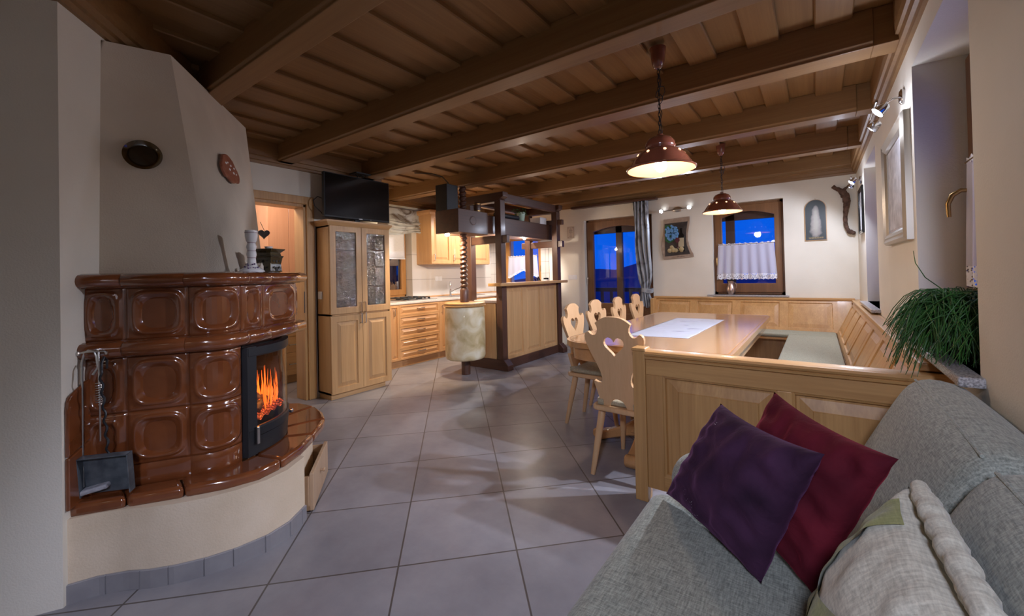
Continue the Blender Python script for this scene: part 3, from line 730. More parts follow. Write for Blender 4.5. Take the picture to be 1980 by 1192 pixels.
# fire irons on the return wall
wf = frame((W0.x, W0.y, 0), (WD.x, WD.y, 0), (n2.x, n2.y, 0))
R_ = thing('fire_iron_rail', 'slim steel hook rail on the wall beside the brown stove', 'hook rail', (W0.x + WD.x * .1, W0.y + WD.y * .1, .96))
mb = MB(); mb.lathe([(.010, 0), (.010, .008), (.005, .012)], 12, wf @ T((.085, .965, 0))); mb.tube([(.085, .965, .004), (.085, .968, .015), (.086, .971, .03), (.086, .970, .085), (.086, .966, .092), (.086, .955, .095)], .0045, 8, wf); mb.obj('rail', 'steel', R_, smooth=True)
P_ = thing('ash_rake', 'long thin ash rake with pale grey blade hanging left of the shovel', 'fire rake', (W0.x + WD.x * .088 + .01, W0.y + WD.y * .088 + .01, .4))
MB().tube([(.080, .875, .052), (.086, .905, .066), (.086, .95, .062), (.086, .972, .055), (.087, .976, .035), (.088, .966, .022), (.088, .93, .014), (.088, .60, .013), (.088, .42, .014)], .0042, 8, wf).obj('rod', 'steel', P_, smooth=True)
MB().box((-.022, -.010, -.030), (.022, .010, .075), wf @ T((.088, .405, .028)) @ Matrix.Rotation(math.radians(-12), 4, 'X') @ Matrix.Rotation(math.radians(8), 4, 'Z')).obj('blade', 'ashgrey', P_, bevel=.006)
P_ = thing('fire_poker', 'short steel poker with coiled spring grip hanging on the hook rail', 'fire poker', (W0.x + WD.x * .17, W0.y + WD.y * .17, .6))
MB().tube([(.086, .968, .060), (.087, .978, .066), (.086, .965, .069), (.086, .85, .070), (.085, .60, .072)], .0038, 8, wf).obj('rod', 'steel', P_, smooth=True)
MB().tube([(.086 + .011 * math.cos(k * .7), .845 - k * .0011, .070 + .011 * math.sin(k * .7)) for k in range(86)], .0022, 5, wf).obj('spring_grip', 'steel', P_, smooth=True)
P_ = thing('ash_shovel', 'dark grey ash shovel with twisted iron handle leaning on the hearth', 'shovel', (-2.40, .44, .38))
sw = T((-2.425, .405, .385)) @ RZ(math.radians(50)) @ Matrix.Rotation(math.radians(6), 4, 'X')
# pan stands upright, open face toward the room (local -Y), lying on its lower edge
mb = MB(); w2, h2, d2 = .085, .165, .032
mb.box((-w2, 0, 0), (w2, .004, h2), sw); mb.box((-w2, -d2, 0), (-w2 + .004, 0, h2), sw); mb.box((w2 - .004, -d2, 0), (w2, 0, h2), sw); mb.box((-w2, -d2, h2 - .004), (w2, 0, h2), sw)
mb.obj('pan', 'shovelgrey', P_, bevel=.002)
pts = [sw @ Vector((.004 + .004 * math.cos(k * .9), .0 + .004 * math.sin(k * .9), .15 + k * .0085)) for k in range(44)]
mb = MB(); mb.tube(pts, .0042, 6); top = pts[-1]; mb.tube([top, top + Vector((0, 0, .03)), top + Vector((-.012, .008, .05)), top + Vector((-.03, .02, .035)), top + Vector((-.03, .02, .0))], .0045, 8); mb.obj('handle', 'iron', P_, smooth=True)

# ornaments on the stove shelf and hood
zs = 1.2905
P_ = tag(MB().lathe([(.058, 0), (.060, .006), (.052, .016), (.030, .028), (.021, .05), (.019, .075), (.020, .078), (.023, .095), (.020, .112), (.018, .114), (.024, .135), (.019, .155), (.018, .157), (.024, .165), (.029, .19), (.029, .208), (.030, .210), (.028, .222), (.022, .222), (.018, .21), (0, .21)], 28, T((-2.438, .948, zs))).obj('candlestick', 'porcelain', smooth=True, angle=60), 'white porcelain candlestick with rings standing on the stove shelf', 'candlestick')
M['flower'] = plain('flower_paint', (.10, .06, .16), .3)
for k in range(14): a = -1.6 + k * .16 + random.uniform(-.1, .1); z = random.uniform(.018, .045); r = .046 - (z - .018) * .75; MB().sphere((-2.438 + r * math.cos(a), .948 + r * math.sin(a), zs + z), random.uniform(.0025, .005), seg=8).obj('painted_flower', 'flower', P_, smooth=True)
for z, r in ((.077, .0205), (.113, .020), (.156, .0195), (.209, .0305)): MB().lathe([(r - .002, z - .001), (r + .0006, z - .001), (r + .0006, z + .001), (r - .002, z + .001)], 24, T((-2.438, .948, zs)), cap=False).obj('painted_ring', plain('ring_paint', (.16, .05, .08), .3), P_)
bp_ = T((-2.60, 1.10, zs)) @ RZ(math.radians(30))
P_ = thing('oil_burner', 'dark olive ceramic oil burner with pierced sides on the stove shelf', 'oil burner', (-2.60, 1.10, zs), math.radians(30))
def sqring(r, z): return [(-r, -r, z), (r, -r, z), (r, r, z), (-r, r, z)]
mb = MB(); prev = None
for r, z in ((.050, 0), (.047, .01), (.044, .05), (.050, .088), (.054, .092), (.054, .097), (.045, .099), (.042, .115), (.047, .120), (.060, .134), (.060, .138), (.03, .128)):
    cur = [mb.bm.verts.new(bp_ @ Vector(p)) for p in sqring(r, z)]
    if prev:
        for k in range(4): mb.bm.faces.new([prev[k], prev[(k + 1) % 4], cur[(k + 1) % 4], cur[k]])
    else: mb.bm.faces.new(cur[::-1])
    prev = cur
mb.bm.faces.new(prev); mb.obj('body', 'brownglaze', P_, bevel=.003)
for sx in (0, PI / 2, PI, 3 * PI / 2):
    for x, z, r in ((-.022, .03, .006), (.022, .03, .006), (0, .065, .008), (-.025, .068, .005), (.025, .068, .005), (0, .02, .012)): MB().lathe([(r, 0), (r, .0014), (0, .0015)], 10, bp_ @ RZ(sx) @ T((x, -.0475, z)) @ Matrix.Rotation(PI / 2, 4, 'X')).obj('pierced_hole', 'matblack', P_)
MB().lathe([(.016, 0), (.018, .012), (.022, .02), (.022, .022), (0, .018)], 16, bp_ @ T((0, 0, .130))).obj('oil_dish', 'porcelain', P_, smooth=True)
mb = MB(); mb.sphere((0, 0, .028), (.026, .02, .030), T((-2.53, 1.02, zs)), 10)
for v_ in mb.bm.verts: v_.co += Vector((random.uniform(-.005, .005), random.uniform(-.005, .005), random.uniform(-.004, .004)))
for v_ in mb.bm.verts: v_.co.z = max(v_.co.z, zs)
tag(mb.obj('crystal_stone', 'crystal'), 'small pale crystal lump in front of the oil burner', 'stone')
hm = frame((-2.82, 1.30, 1.52), (WD.x, WD.y, 0), (n2.x, n2.y, 0))
def heart(r, n=28):
    out = []
    for k in range(n):
        a = 2 * PI * k / n; out.append((r * 16 * math.sin(a) ** 3 / 16, r * (13 * math.cos(a) - 5 * math.cos(2 * a) - 2 * math.cos(3 * a) - math.cos(4 * a)) / 16))
    return out
P_ = tag(MB().plate(heart(.032), [], .016, frame((-2.905, 1.20, 1.545), (.1, .99, 0), (.99, -.1, 0))).obj('heart_ornament', 'brownglaze', bevel=.006, seg=3), 'small dark brown glazed heart hanging at the hood edge', 'ornament')
MB().tube([(-2.893, 1.20, 1.565), (-2.90, 1.18, 1.62)], .0015, 5).obj('hanging_wire', 'iron', P_)
# glass plate on the dark side of the hood
a, b, c = Vector((-2.585, .405, 1.29)), Vector((-2.36, .737, 1.29)), Vector((-2.673, .684, 2.41))
nh = (b - a).cross(c - a).normalized()
if nh.x < 0: nh = -nh
rh = (b - a).normalized(); 
def onhood(x, y, n, p0):
    rr = Vector((x, y, 0)); return rr
fa, fb_ = .46, .505; w0, w1 = q0.lerp(q1, fa), q3.lerp(q2, fa); pc = w0.lerp(w1, fb_); rh = (q1.lerp(q2, fb_) - q0.lerp(q3, fb_)).normalized(); nh = rh.cross((w1 - w0).normalized()); nh = nh if nh.x > 0 else -nh; nh.normalize(); pc = pc + nh * .006
P_ = tag(MB().lathe([(.0, .004), (.066, .004), (.086, .014), (.096, .022), (.097, .025), (.085, .018), (.064, .009), (0, .009)], 40, frame(tuple(pc), tuple(rh), tuple(nh)) @ T((0, 0, .003)) @ Matrix.Scale(.72, 4), cap=False).obj('glass_plate', 'plate', smooth=True), 'round smoked glass plate hung on the dark side of the stove hood', 'plate')
MB().lathe([(0, .005), (.071, .005), (.074, .009), (.062, .0105), (0, .0105)], 36, frame(tuple(pc), tuple(rh), tuple(nh)) @ T((0, 0, .003)) @ Matrix.Scale(.72, 4), cap=False).obj('plate_centre', 'plateb', P_, smooth=True)
# clay plaque on the lit side
a2, b2, c2 = Vector((-2.36, .737, 1.29)), Vector((-3.02, 1.245, 1.29)), Vector((-3.53, 1.345, 2.41))
nl = (b2 - a2).cross(c2 - a2).normalized()
if nl.y < 0: nl = -nl
rl = (b2 - a2).normalized(); qc = Vector((-2.90, 1.02, 1.93)); qc = qc - nl * ((qc - a2) @ nl)
qm = frame(tuple(qc + nl * .012), tuple(rl), tuple(nl))
sh = [(.115 * math.cos(t) * (1 + .16 * math.cos(2 * t)), .088 * math.sin(t) - (.02 if abs(math.cos(t)) > .8 else 0)) for t in [2 * PI * k / 30 for k in range(30)]]
P_ = tag(MB().plate(sh, [], .016, qm).obj('clay_plaque', 'clay', bevel=.005), 'oval terracotta plaque with white painted dabs on the hood', 'plaque')
for x, y, r in ((-.06, .02, .012), (-.03, .03, .009), (-.02, -.01, .012), (.01, .02, .010), (.035, -.02, .013), (.06, .015, .010), (.075, -.02, .008)): MB().sphere((x, y, .017), (r, r * .7, .004), qm, 8).obj('painted_dab', 'porcelain', P_, smooth=True)
mb = MB(); mb.tube([(-.07, .0, -.012), (-.07, 0, .0)], .006, 6, qm); mb.obj('hanger', 'iron', P_)
# ================================================================ cabinets
def bow_handle(par, M_, x, y, z, L=.10, horiz=False, mat='steel'):
    """flat bow handle on local face coords; z is the front of the door"""
    mb = MB(); a = M_ @ T((x, y, z)) @ (Matrix.Rotation(PI / 2, 4, 'Z') if horiz else Matrix())
    mb.box((-.006, -L / 2, .022), (.006, L / 2, .027), a); mb.box((-.006, -L / 2, 0), (.006, -L / 2 + .006, .024), a); mb.box((-.006, L / 2 - .006, 0), (.006, L / 2, .024), a)
    return mb.obj('handle', mat, par, bevel=.0015)
def front(par, name, M_, x, y, w_, h_, mat, t=.02, rail=.055, hx=None, hy=None, horiz=False, L=.10):
    d = MB().panel(M_ @ T((x + .0015, y + .0015, 0)), w_ - .003, h_ - .003, t, RAISED(rail) if rail else [(0, .002), (.002, 0)]).obj(name, mat, par)
    if hx is not None: bow_handle(d, M_, x + hx, y + hy, t, L, horiz)
    return d
# display cabinet by the doorway (front plane X = -4.05)
S = thing('display_cabinet', 'tall oak display cabinet with wavy glass upper doors under the television', 'cabinet', (-4.18, 2.65, 0))
fm = FX(-4.07, 2.285, 0)
mb = MB(); mb.box((-4.315, 2.285, .055), (-4.07, 2.31, 1.80)); mb.box((-4.315, 2.98, .055), (-4.07, 3.005, 1.80)); mb.box((-4.315, 2.285, .055), (-4.295, 3.005, 1.80)); mb.box((-4.315, 2.285, .055), (-4.07, 3.005, .075)); mb.box((-4.315, 2.285, 1.78), (-4.07, 3.005, 1.80)); mb.box((-4.315, 2.285, .86), (-4.07, 3.005, .88))
mb.obj('carcass', 'oakZ', S)
MB().box((-4.315, 2.30, 0), (-4.09, 2.945, .055)).obj('plinth', 'oakY', S)
MB().sweep([(-4.31, 3.012), (-4.31, 2.28)] and [(-4.315, 2.285), (-4.07, 2.285), (-4.07, 3.005), (-4.315, 3.005)], [(-.03, 1.795), (.004, 1.795), (.010, 1.803), (.014, 1.815), (.028, 1.828), (.032, 1.835), (.032, 1.852), (-.12, 1.852)]).obj('cornice', 'oakY', S, smooth=True, angle=40)
MB().box((-4.315, 2.285, 1.835), (-4.07, 3.005, 1.8515)).obj('top', 'oakY', S)
for k in range(3): MB().box((-4.295, 2.31, (1.14, 1.36, 1.55)[k]), (-4.095, 2.98, (1.14, 1.36, 1.55)[k] + .016)).obj('shelf', 'oakY', S)
for k in range(2):
    x0 = k * .36
    d = MB().plate([(x0 + .002, .875), (x0 + .358, .875), (x0 + .358, 1.795), (x0 + .002, 1.795)], [[(x0 + .065, .945), (x0 + .295, .945), (x0 + .295, 1.735), (x0 + .065, 1.735)]], .02, fm).obj('glass_door', 'oakZ', S, bevel=.004)
    MB().box((x0 + .06, .94, .007), (x0 + .30, 1.74, .011), fm).obj('pane', 'cabglass', d)
    bow_handle(d, fm, x0 + (.335 if k == 0 else .025), .935, .02, .11, mat='chrome')
    front(S, 'door', fm, x0, .06, .36, .80, 'oakZ', hx=.335 if k == 0 else .025, hy=.755, rail=.06, L=.11)
random.seed(3)
for z in (.88, 1.156, 1.376, 1.566):
    for k in range(5):
        y = 2.37 + k * .135 + random.uniform(-.02, .02); x = random.uniform(-4.24, -4.15); h_ = random.uniform(.09, .15); r = random.uniform(.024, .034)
        if z < 1 and k % 2: mb = MB().lathe([(r * 1.4, 0), (r * 1.5, .05), (r * 1.5, .11), (r * 1.2, .13), (0, .13)], 14, T((x, y, z)))
        else: mb = MB().lathe([(r * .8, 0), (r * .8, .003), (.004, .008), (.004, h_ * .5), (r * .9, h_ * .62), (r, h_ * .8), (r * .85, h_)], 14, T((x, y, z)), cap=False)
        g = mb.obj('wine_glass', M['glassware'] if 'glassware' in M else M.setdefault('glassware', pane_mat('glassware', (.85, .85, .85), .16, .05)), smooth=True)
        tag(g, ('stemmed glass on the %s shelf behind the wavy cabinet glass, %s from the left' % ({.88: 'lowest', 1.156: 'second lowest', 1.376: 'third', 1.566: 'top'}[z], ('first', 'second', 'third', 'fourth', 'fifth')[k])), 'glass', 'glassware in the display cabinet')
def switch(name, M_, x, z, n, label, cat='light switch', socket=False):
    e = thing(name, label, cat, tuple((M_ @ Vector((x, z, 0)))[:3]))
    for k in range(n):
        MB().prism(rrect(x + k * .078 - .039, z - .040, x + k * .078 + .039, z + .040, .008, 3), 0, .009, M_).obj('cover_plate', 'white', e, bevel=.002)
        if socket:
            MB().lathe([(.021, 0), (.021, .0095), (.019, .0095), (.018, .004), (0, .004)], 18, M_ @ T((x + k * .078, z, 0)), cap=False).obj('socket_well', 'white', e)
            mb = MB()
            for s_ in (-.009, .009): mb.lathe([(.0028, 0), (.0028, .0055), (0, .0055)], 8, M_ @ T((x + k * .078 + s_, z, 0)))
            mb.obj('socket_holes', 'matblack', e)
        else: MB().prism(rrect(x + k * .078 - .027, z - .027, x + k * .078 + .027, z + .027, .004, 3), .008, .013, M_).obj('rocker', 'white', e, bevel=.0015)
    return e
switch('light_switch', FY(0, 2.285, 0), -4.24, 1.075, 1, 'single white light switch on the side of the display cabinet')
switch('light_switch', FY(0, YF, 0), -3.50, 1.175, 2, 'pair of white light switches on the cream wall by the balcony door')
switch('wall_socket', FX(XK + .012, 0, 0), 4.86, 1.205, 2, 'double white socket on the tiled splashback', 'socket', True)
switch('wall_socket', FY(0, YF, 0), -3.45, .53, 1, 'single wall socket low behind the nearest side chair', 'socket', True)
# television
S = thing('television', 'black flat television standing on top of the display cabinet', 'television', (-4.16, 2.66, 1.852))
mb = MB(); mb.box((-4.15, 2.265, 1.885), (-4.105, 3.055, 2.355)); mb.obj('housing', 'matblack', S, bevel=.008)
MB().box((-4.104, 2.278, 1.905), (-4.1015, 3.042, 2.343)).obj('screen', 'black', S)
mb = MB(); mb.box((-4.22, 2.50, 1.852), (-4.10, 2.82, 1.862)); mb.box((-4.16, 2.63, 1.86), (-4.135, 2.69, 1.93)); mb.obj('stand', 'matblack', S, bevel=.004)
mb = MB(); mb.box((-4.1045, 2.655, 1.892), (-4.1015, 2.70, 1.898)); mb.box((-4.1045, 2.80, 1.893), (-4.1015, 2.806, 1.897)); mb.obj('badge', 'steel', S)
tag(MB().tube([(-4.17, 2.285, 2.08), (-4.20, 2.25, 2.10), (-4.22, 2.215, 2.06), (-4.21, 2.22, 2.0), (-4.18, 2.27, 1.94), (-4.17, 2.30, 1.90)], .005, 6).obj('television_cable', 'matblack', smooth=True), 'thin black cable looping beside the left edge of the television', 'cable')
S = thing('projector_bracket', 'small black bracket under the ceiling above the television', 'bracket', (-4.15, 2.72, 2.41))
MB().box((-4.22, 2.62, 2.395), (-4.08, 2.80, 2.41)).obj('mounting_plate', 'matblack', S)
mb = MB()
for y in (2.65, 2.72, 2.77): mb.tube([(-4.15, y, 2.40), (-4.13, y + .02, 2.375), (-4.15, y + .01, 2.345), (-4.17, y - .01, 2.33)], .004, 6)
mb.obj('cables', 'matblack', S)

# kitchen units along the side wall (front plane X = -4.70)
KX = -4.70; km = FX(KX, 0, 0)
def base_unit(name, label, y0, y1, x_back=XK):
    e = thing(name, label, 'kitchen cabinet', ((KX + x_back) / 2, (y0 + y1) / 2, 0), group='base cabinets along the kitchen side wall')
    MB().box((x_back + .02, y0, .10), (KX - .001, y1, .865)).obj('carcass', 'kitZ', e)
    MB().box((x_back + .06, y0, 0), (KX - .04, y1, .10)).obj('plinth', 'kitY', e); return e
e = base_unit('base_cabinet', 'base cabinet hidden mostly behind the display cabinet, left of the narrow one', 3.06, 3.45); front(e, 'door', km, 3.06, .105, .39, .755, 'kitZ', hx=.34, hy=.68)
e = base_unit('base_cabinet', 'narrow kitchen base cabinet between display cabinet and drawers', 3.45, 3.61); front(e, 'door', km, 3.45, .105, .16, .755, 'kitZ', rail=.03, hx=.075, hy=.66)
e = base_unit('drawer_unit', 'kitchen base unit with five stacked drawers under the hob', 3.61, 4.34)
for k in range(5):
    h_ = (.755) / 5; front(e, 'drawer', km, 3.61, .105 + k * h_, .73, h_, 'kitY', rail=.022, hx=.37, hy=h_ / 2 + .012, horiz=True, L=.13)
e = base_unit('base_cabinet', 'kitchen base cabinet with one door right of the drawers', 4.34, 4.86); front(e, 'door', km, 4.34, .105, .52, .755, 'kitZ', hx=.05, hy=.64)
e = base_unit('base_cabinet', 'corner kitchen base cabinet under the sink', 4.86, 5.68); front(e, 'door', km, 4.86, .105, .42, .755, 'kitZ', hx=.05, hy=.64); front(e, 'door', km, 5.28, .105, .38, .755, 'kitZ', hx=.33, hy=.64)
# end run under the far window (front plane Y = 5.68)
em = FY(0, 5.68, 0)
e = thing('base_cabinet', 'kitchen base cabinet below the cafe curtain window, behind the counter', 'kitchen cabinet', (-4.3, 6.0, 0), group='base cabinets along the kitchen side wall')
MB().box((KX, 5.681, .10), (-3.95, YF - .015, .865)).obj('carcass', 'kitZ', e); MB().box((KX, 5.72, 0), (-3.95, YF - .03, .10)).obj('plinth', 'kitX', e)
front(e, 'door', em, -4.66, .105, .355, .755, 'kitZ', hx=.05, hy=.64); front(e, 'door', em, -4.305, .105, .355, .755, 'kitZ', hx=.05, hy=.64)
# worktop
mb = MB(); mb.prism([(XK + .013, 3.05), (KX + .025, 3.05), (KX + .025, 5.655), (-3.93, 5.655), (-3.93, YF - .014), (XK + .013, YF - .014)], .866, .902)
wt = tag(mb.obj('worktop', 'worktop', bevel=.008), 'pale L-shaped kitchen worktop with rounded front edge', 'worktop')
mb = MB(); mb.box((XK + .013, 3.06, .902), (XK + .03, YF - .02, .925)); mb.box((XK + .03, YF - .03, .902), (-3.95, YF - .014, .925)); mb.obj('upstand', 'kitY', wt, bevel=.004)
# gas hob
e = thing('gas_hob', 'gas hob with black cast iron pan supports set in the worktop', 'hob', (-5.0, 4.10, .902))
MB().box((-5.24, 3.80, .902), (-4.76, 4.38, .909)).obj('glass_plate', 'steel', e, bevel=.002)
for k in range(2):
    mb = MB(); y0 = 3.83 + k * .25; y1 = y0 + .235
    for x in (-5.22, -4.86): mb.box((x - .006, y0, .928), (x + .006, y1, .94))
    for y in (y0, y1): mb.box((-5.22, y - .006, .928), (-4.86, y + .006, .94))
    for cxx in (-5.13, -4.95):
        for a in range(4):
            ca, sa = math.cos(a * PI / 2), math.sin(a * PI / 2); mb.box((-.005 + 0, .03, .932), (.005, .09, .945), T((cxx, (y0 + y1) / 2, 0)) @ RZ(a * PI / 2))
    for x in (-5.22, -4.86):
        for y in (y0, y1): mb.box((x - .006, y - .006, .909), (x + .006, y + .006, .932))
    mb.obj('pan_support', 'matblack', e, bevel=.002)
    for cxx in (-5.13, -4.95): MB().lathe([(.04, 0), (.04, .008), (.028, .010), (.028, .016), (.02, .018), (0, .018)], 18, T((cxx, (y0 + y1) / 2, .909))).obj('burner', 'iron', e, smooth=True)
for k in range(4): MB().lathe([(.014, 0), (.013, .02), (0, .02)], 14, T((-5.18 + k * .085, 4.352, .909))).obj('knob', 'matblack', e)
# sink and tap
e = thing('sink', 'stainless corner sink bowl set into the kitchen worktop', 'sink', (-5.0, 5.15, .902))
mb = MB(); mb.sweep(rrect(-5.22, 4.78, -4.78, 5.55, .05), [(0, .902), (0, .908), (-.02, .908), (-.03, .89), (-.03, .89), (-.02, .902)], closed=True); mb.prism(rrect(-5.19, 4.81, -4.81, 5.52, .04), .9025, .9035); mb.obj('basin', 'steel', e, smooth=True, angle=30)
e = thing('kitchen_tap', 'chrome mixer tap with twin spouts behind the sink', 'tap', (-5.13, 5.02, .91))
MB().lathe([(.026, 0), (.026, .012), (.018, .02), (.017, .06), (.020, .064), (.020, .10), (.015, .105), (.015, .15), (.018, .155), (.018, .20), (.009, .22), (.009, .245), (0, .25)], 18, T((-5.13, 5.02, .905))).obj('body', 'chrome', e, smooth=True)
MB().tube([(-5.12, 5.02, .97), (-5.06, 5.07, 1.01), (-5.0, 5.12, 1.04), (-4.97, 5.145, 1.035), (-4.96, 5.15, 1.01)], .010, 10).obj('spout', 'chrome', e, smooth=True)
MB().tube([(-5.13, 5.02, .955), (-5.09, 5.06, .97), (-5.05, 5.10, .965)], .007, 8).obj('lever', 'chrome', e, smooth=True)
# wall cabinets
UXF = -4.955; um = FX(UXF, 0, 0)
e = thing('wall_cabinet', 'kitchen wall cabinet with two lit raised panel doors beside the roman blind', 'kitchen cabinet', (-5.12, 4.87, 1.44), group='kitchen wall cabinets')
MB().box((XK + .013, 4.44, 1.44), (UXF - .001, 5.30, 2.24)).obj('carcass', 'kitZ', e)
MB().sweep([(XK + .03, 4.44), (UXF, 4.44), (UXF, 5.30)], [(-.02, 2.225), (.022, 2.225), (.026, 2.235), (.04, 2.255), (.042, 2.29), (-.02, 2.29)]).obj('cornice', 'kitY', e); MB().box((XK + .013, 4.445, 2.24), (UXF, 5.30, 2.285)).obj('top', 'kitY', e)
front(e, 'door', um, 4.44, 1.445, .43, .78, 'kitZ', hx=.055, hy=.10); front(e, 'door', um, 4.87, 1.445, .43, .78, 'kitZ', hx=.055, hy=.10)
e = thing('wall_cabinet', 'kitchen wall cabinet in the corner behind the wooden screw', 'kitchen cabinet', (-5.12, 5.6, 1.44), group='kitchen wall cabinets')
MB().box((XK + .013, 5.30, 1.44), (UXF - .001, 5.84, 2.24)).obj('carcass', 'kitZ', e); MB().box((XK + .013, 5.30, 2.24), (UXF + .03, 5.86, 2.285)).obj('top', 'kitY', e)
front(e, 'door', um, 5.30, 1.445, .54, .78, 'kitZ', hx=.055, hy=.10)
# roman blind, roller blind on the kitchen window
def folds(fn, nu, nv): return MB().grid(fn, nu, nv)
def val(u, v):
    z = 2.30 - .37 * v; y = 3.36 + 1.10 * u
    d = .05 + .025 * sm(.35, .6, v) + .022 * sm(.5, .55, v) * math.sin(v * 46 + 2 * math.sin(u * 7)) + .008 * math.sin(u * 31 + v * 9) * sm(.4, .7, v)
    z -= .03 * math.sin(PI * u) * sm(.6, 1, v) - .02 * sm(.8, 1, v) * math.sin(u * 9)
    return Vector((XK + .02 + d, y, z))
o = folds(val, 60, 40).obj('roman_blind', 'valance', smooth=True, angle=180); so = o.modifiers.new('thick', 'SOLIDIFY'); so.thickness = .006; tag(o, 'gathered grey print roman blind above the kitchen side window', 'blind')
S = thing('roller_blind', 'plain white roller blind half down in the kitchen side window', 'blind', (XK, 3.85, 1.53))
mb = MB(); mb.grid(lambda u, v: Vector((XK + .006 + .004 * math.sin(u * 5), 3.48 + .73 * u, 2.06 - .53 * v)), 20, 4); o = mb.obj('cloth', 'linen', S, smooth=True); so = o.modifiers.new('thick', 'SOLIDIFY'); so.thickness = .002
MB().box((XK + .002, 3.48, 1.522), (XK + .014, 4.21, 1.54)).obj('hem_bar', 'linen', S, bevel=.003)
# café curtain in the kitchen end window
def cafe(name, label, M_, x0, x1, z0, z1, n, amp, lace_h, scallop, arch=0):
    e = thing(name, label, 'curtain', tuple((M_ @ Vector(((x0 + x1) / 2, z0, 0)))[:3]))
    f = lambda u, v: M_ @ Vector((x0 + (x1 - x0) * (.5 + (u - .5) * (.93 + .07 * v)), z1 - (z1 - z0 - lace_h - (arch * max(0, 1 - abs(u - .52) * 2.2))) * v, .012 + amp * (.35 + .65 * v) * math.sin(2 * PI * n * u + .8 * math.sin(5 * u))))
    o = MB().grid(f, 90, 14).obj('cloth', 'sheer', e, smooth=True)
    def g(u, v):
        p = f(u, 1.0); s = M_.inverted() @ p; s.y -= lace_h * v - scallop * abs(math.sin(PI * u * 14)) * v * .35; return M_ @ s
    MB().grid(g, 168, 6).obj('lace_hem', 'lace', e, smooth=True)
    MB().grid(lambda u, v: M_ @ Vector((x0 + (x1 - x0) * (.035 + .93 * u), z1 - .004 + .035 * v - .012 * abs(math.sin(PI * u * 10)) * v, .013)), 120, 3).obj('lace_heading', 'lace', e)
    MB().tube([(x0 + .01, z1 + .008, .012), (x1 - .01, z1 + .008, .012)], .004, 8, M_).obj('rod', 'brass', e, smooth=True)
    return e
cafe('cafe_curtain', 'white cafe curtain with arched lace hem in the kitchen end window', FY(0, YF + .05, 0), -4.90, -4.19, 1.17, 1.575, 5, .006, .05, .02, .14)
cafe('cafe_curtain', 'white cafe curtain with lace hem in the window above the far bench', FY(0, YF + .05, 0), -1.16, -.43, 1.105, 1.585, 7, .012, .085, .03)
cafe('cafe_curtain', 'white lace edged cafe curtain in the near right window above the trailing plant', FXN(.585, 0, 0), -2.74, -1.90, 1.14, 1.71, 8, .012, .10, .03)
# pantry cupboards seen through the doorway
e = thing('pantry_cupboard', 'tall reddish pantry cupboard seen through the doorway', 'cupboard', (-5.4, 2.45, 1.0)); pm = FX(-5.2, 0, 0)
MB().box((-5.6, 2.18, .97), (-5.201, 2.89, 2.42)).obj('carcass', 'pantry', e)
for k in range(3): front(e, 'door', pm, 2.18 + k * .236, .97, .236, 1.45, 'pantry', rail=0)
e = thing('drawer_chest', 'pale drawer unit with bar handles inside the pantry', 'drawer unit', (-5.4, 2.45, 0))
MB().box((-5.6, 2.18, .10), (-5.201, 2.89, .94)).obj('carcass', 'oakZ', e); MB().box((-5.6, 2.18, 0), (-5.25, 2.89, .10)).obj('plinth', 'oakY', e)
for z, h_ in ((.10, .27), (.37, .19), (.56, .19), (.75, .19)): front(e, 'drawer', pm, 2.18, z, .355, h_, 'oakY', rail=0, hx=.27, hy=h_ * .5, horiz=True, L=.11); front(e, 'drawer', pm, 2.535, z, .355, h_, 'oakY', rail=0, hx=.17, hy=h_ * .5, horiz=True, L=.11)
# things on the worktop
mb = MB()
for k in range(3): mb.box((-4.18 + k * .01, 5.80, .903 + k * .016), (-3.97 - k * .012, 6.08, .918 + k * .016))
tag(mb.obj('kitchen_towel', 'towel', bevel=.007, seg=3), 'folded pale towel lying on the worktop end behind the press post', 'towel')

# ================================================================ wine press and bar counter
P_ = thing('wine_press', 'old dark oak wine press with long beam and wooden screw', 'wine press', (-3.66, 4.6, 0))
def dk(mb, n, ax='Z', par=None, **k): return mb.obj(n, 'dark' + ax, par or P_, **{**dict(bevel=.006), **k})
for y0 in (4.20, 5.62):
    for x0 in (-3.45, -3.98): dk(MB().box((x0, y0, 0.10), (x0 + .10, y0 + .10, 2.23)), 'post')
    fr_ = frame((0, y0 + .10, 0), (1, 0, 0), (0, -1, 0))
    MBX = MB().prism([(-4.06, 0), (-3.27, 0), (-3.27, .07), (-3.34, .14), (-4.02, .14), (-4.06, .10)], 0, .12, frame((0, y0 + .11, 0), (1, 0, 0), (0, -1, 0))); dk(MBX, 'foot', 'X')
    MBX = MB().prism([(-4.10, 2.33), (-4.10, 2.27), (-4.04, 2.21), (-3.40, 2.21), (-3.30, 2.27), (-3.30, 2.33)], 0, .11, frame((0, y0 + .105, 0), (1, 0, 0), (0, -1, 0))); dk(MBX, 'head_beam', 'X')
    dk(MB().box((-4.06, y0 + .02, 1.665), (-3.27, y0 + .085, 1.765)), 'cross_rail', 'X')
    if y0 > 5: dk(MB().box((-4.06, y0 + .02, 2.02), (-3.27, y0 + .085, 2.10)), 'cross_rail', 'X')
dk(MB().box((-3.85, 4.06, 1.79), (-3.505, 5.95, 2.03)), 'press_beam', 'Y')
BH = MB(); BH.box((-3.86, 3.545, 1.768), (-3.465, 4.08, 2.052)); bh = dk(BH, 'beam_head', 'Y', bevel=.004)
rc = FX(-3.465, 3.80, 1.925)
MB().lathe([(.052, .0005), (.054, .003), (.060, .003), (.060, .0), (.054, -.001)], 30, rc, cap=False).obj('peg_ring', 'darkZ', bh, smooth=True); MB().lathe([(.052, .0), (.052, .004), (.048, .006), (0, .006)], 30, rc, cap=False).obj('peg', 'darkY', bh)
